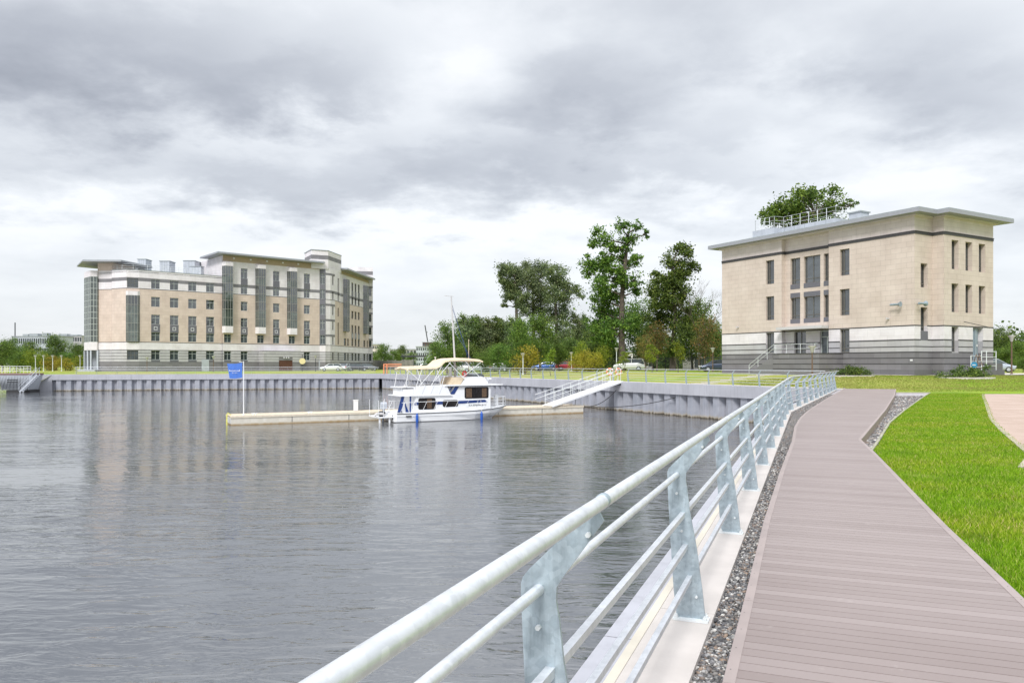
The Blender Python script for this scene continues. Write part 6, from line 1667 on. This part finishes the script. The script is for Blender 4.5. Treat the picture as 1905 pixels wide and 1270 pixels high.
bar_fence(XY(893, 130), XY(1110, 128), 2.2, 'dark bar fence behind the parked cars', 'darkm')
bar_fence(XY(1112, 127), XY(1340, 104), 2.0, 'dark bar fence behind the young trees and the white people carrier', 'darkm')
def block(name, label, cat, px0, px1, Y, ytop, storeys, m, gm='glassd', ground=0., dep=14, roofm='metalroof', cols=8, rbox=()):
    x0, x1 = XY(px0, Y)[0], XY(px1, Y)[0]; w = x1 - x0; h = 1.5 + (678 - ytop) * Y / 1404 - ground
    t = thing(name, label, cat, (x0, Y, ground)); b = MB(); sh = h / storeys; cw = w / cols; ops = []
    for k in range(storeys):
        for i in range(cols): ops.append((cw * (i + .15), cw * (i + .85), sh * (k + .3), sh * (k + .82)))
    facade(b, (0, 0), (w, 0), -1, h, ops, [(999, 0)], .3); facade(b, (w, 0), (w, dep), -1, h, [], [(999, 0)]); facade(b, (0, dep), (0, 0), -1, h, [], [(999, 0)]); facade(b, (w, dep), (0, dep), -1, h, [], [(999, 0)])
    b.build('wall', [M[m]], t)
    for o in ops[:100]:
        key = ('bw', round(o[1] - o[0], 2), round(o[3] - o[2], 2), gm)
        if key not in WM: g = MB(); g.box(0, o[1] - o[0], 0, .02, 0, o[3] - o[2]); WM[key] = g.mesh('window', M[gm])
        link('window', WM[key], t, (o[0], .25, o[2]))
    r = MB(); r.box(-.3, w + .3, -.3, dep + .3, h, h + .35); r.build('roof', M[roofm], t)
    for a, c, hh in rbox: r = MB(); r.box(w * a, w * c, 2, 6, h + .351, h + hh); r.build('roof_plant_room', M[roofm], t)
    return t
block('office_block', 'long low grey distant office block above the left bank trees', 'building', 22, 110, 430, 626, 3, 'sheetmetal', cols=22, rbox=((.18, .3, 1.5), (.32, .5, 1.8), (.6, .7, 2.2)))
block('office_block', 'pale distant block stepping up beside the glazed stair tower', 'building', 100, 152, 450, 625, 4, 'lgrey', cols=12, rbox=((.1, .4, 1.4), (.5, .8, 1.0)))
block('glass_block', 'distant glass office block with red-brown top and crane left of the boat canopy', 'building', 774, 798, 420, 645, 4, 'sheetmetal', 'glassg', cols=6)
block('brick_block', 'distant reddish building right behind the glass block', 'building', 786, 806, 440, 637, 5, 'rdoor', cols=4)
block('office_block', 'low pale distant block seen between trees right of the apartment building', 'building', 725, 775, 460, 650, 3, 'lgrey', cols=8)
block('office_block', 'distant beige block against the apartment building wing', 'building', 693, 703, 380, 641, 4, 'pale', cols=3)
block('white_house', 'low white building glimpsed between the tree trunks and parked van', 'building', 1166, 1215, 140, 655, 1, 'white', cols=5, dep=8)
block('white_house', 'low white building glimpsed left of the stone building', 'building', 1290, 1325, 128, 660, 1, 'white', cols=3, dep=8)
X, Y = XY(801, 470); t = MB(); t.tube([(X - .5, Y, 0), (X - .5, Y, 8), (X - 3.5, Y, 26)], .35, 5); tag(t.build('crane_jib', M['darkm']), 'thin dark crane jib leaning above the distant reddish building', 'crane')
X, Y = XY(28, 440); t = MB(); t.tube([(X, Y, 0), (X, Y, 26)], .3, 5); tag(t.build('mast_pole', M['darkm']), 'thin tall mast beyond the distant office block at far left', 'mast')
# steel canopy structure beyond the fence
X, Y = XY(749, 190); t = thing('steel_frame', 'dark steel frame shelter beyond the concrete fence', 'shelter', (X, Y, .2))
for x in (0, 2.6, 5.4): b = MB(); b.box(x, x + .25, 0, .25, 0, 3.2); b.build('column', M['darkm'], t)
b = MB(); b.box(-.4, 6.0, -.4, 3, 3.2, 3.6); b.build('roof', M['darkm'], t)
# orange barrier behind the far corner
X, Y = XY(713, 124); t = thing('orange_barrier', 'orange-red painted barrier gate behind the far corner of the basin', 'barrier', (X, Y, H(X, Y)), R(-14))
b = MB(); b.box(0, .15, 0, .15, 0, 1.5); b.box(.55, .7, 0, .15, 0, 1.5); b.build('post', M['orange'], t); b = MB(); b.box(0, 3.2, .02, .12, 1.5, 1.65); b.box(0, 3.2, .02, .12, 1.2, 1.3); b.build('bar', M['orange'], t)

# ------------------------------------------------------------------ things by the stone building
X, Y = XY(1819, 59.5); t = thing('step_ladder', 'wooden step ladder standing by the steel door platform', 'ladder', (X, Y, H(X, Y)), R(20))
b = MB()
for s in (-1, 1): b.tube([(s * .22, -.45, 0), (s * .15, 0, 1.7)], .03, 4); b.tube([(s * .22, .5, 0), (s * .15, 0, 1.7)], .03, 4)
for k in range(5): z = .3 + k * .3; y = -.45 * (1 - z / 1.7); b.tube([(-.2, y, z), (.2, y, z)], .03, 4)
b.build('frame', M['brown'], t)
X, Y = XY(1812, 57.5); t = thing('road_sign', 'small round blue sign on a thin post before the steel door', 'sign', (X, Y, H(X, Y)))
b = MB(); b.tube([(.12, 0, 0), (.12, 0, 1.0)], .02, 5); b.build('post', M['whitem'], t); b = MB(); b.tube([(0, -.03, .85), (0, 0, .85)], .24, 18); b.box(-.16, .10, -.036, -.031, .82, .88); b.build('disc', [worn('blue_sign', (.03, .22, .40), .5)], t)
b = MB(); b.box(-.16, .10, -.045, -.037, .82, .88); b.build('white_bar', M['sqpanel'], t)
# stepping slabs up the lawn, paved apron and forecourt
mb = MB()
for k in range(9):
    f = k / 8; p = RW(72 + 4 - f * 1.5, 2.2 + f * 9.5); z = H(*p) + .03; mb.obox((p.x, p.y, z), (-.458, .889), -.7, .7, -.28, .28, -.08, .02)
tag(mb.build('stepping_path', M['conc']), kind='structure')
mb = MB()
Dp = Vector((32.0, 60.0)); uL = Vector((-.496, .868)); uS = Vector((.868, .496))
def apron(a, b, w, n=8):
    a = Vector(a); b = Vector(b); d = (b - a) / n; nn = Vector((d.y, -d.x)).normalized()
    for k in range(n):
        p, q = a + d * k, a + d * (k + 1); mb.face([(p.x, p.y, H(*p) + .05), (p.x + nn.x * w, p.y + nn.y * w, H(*(p + nn * w)) + .035), (q.x + nn.x * w, q.y + nn.y * w, H(*(q + nn * w)) + .035), (q.x, q.y, H(*q) + .05)])
apron(Dp + uL * 22, Dp - uL * .2, 1.0); apron(Dp - uL * .9, Dp - uL * .947 + uS * 9.6, 1.1)
F0 = Dp - uL * 1 + uS * 8; 
for i in range(6):
    for j in range(10):
        c = [F0 + uS * (i * 2 + a) + uL * (j * 3 + b_ - 2) for a, b_ in ((0, 0), (2, 0), (2, 3), (0, 3))]
        if i * 2 < 1.6 and j > 0: continue
        mb.face([(p.x, p.y, H(*p) + .045) for p in c])
tag(mb.build('forecourt', M['conc']), kind='structure')
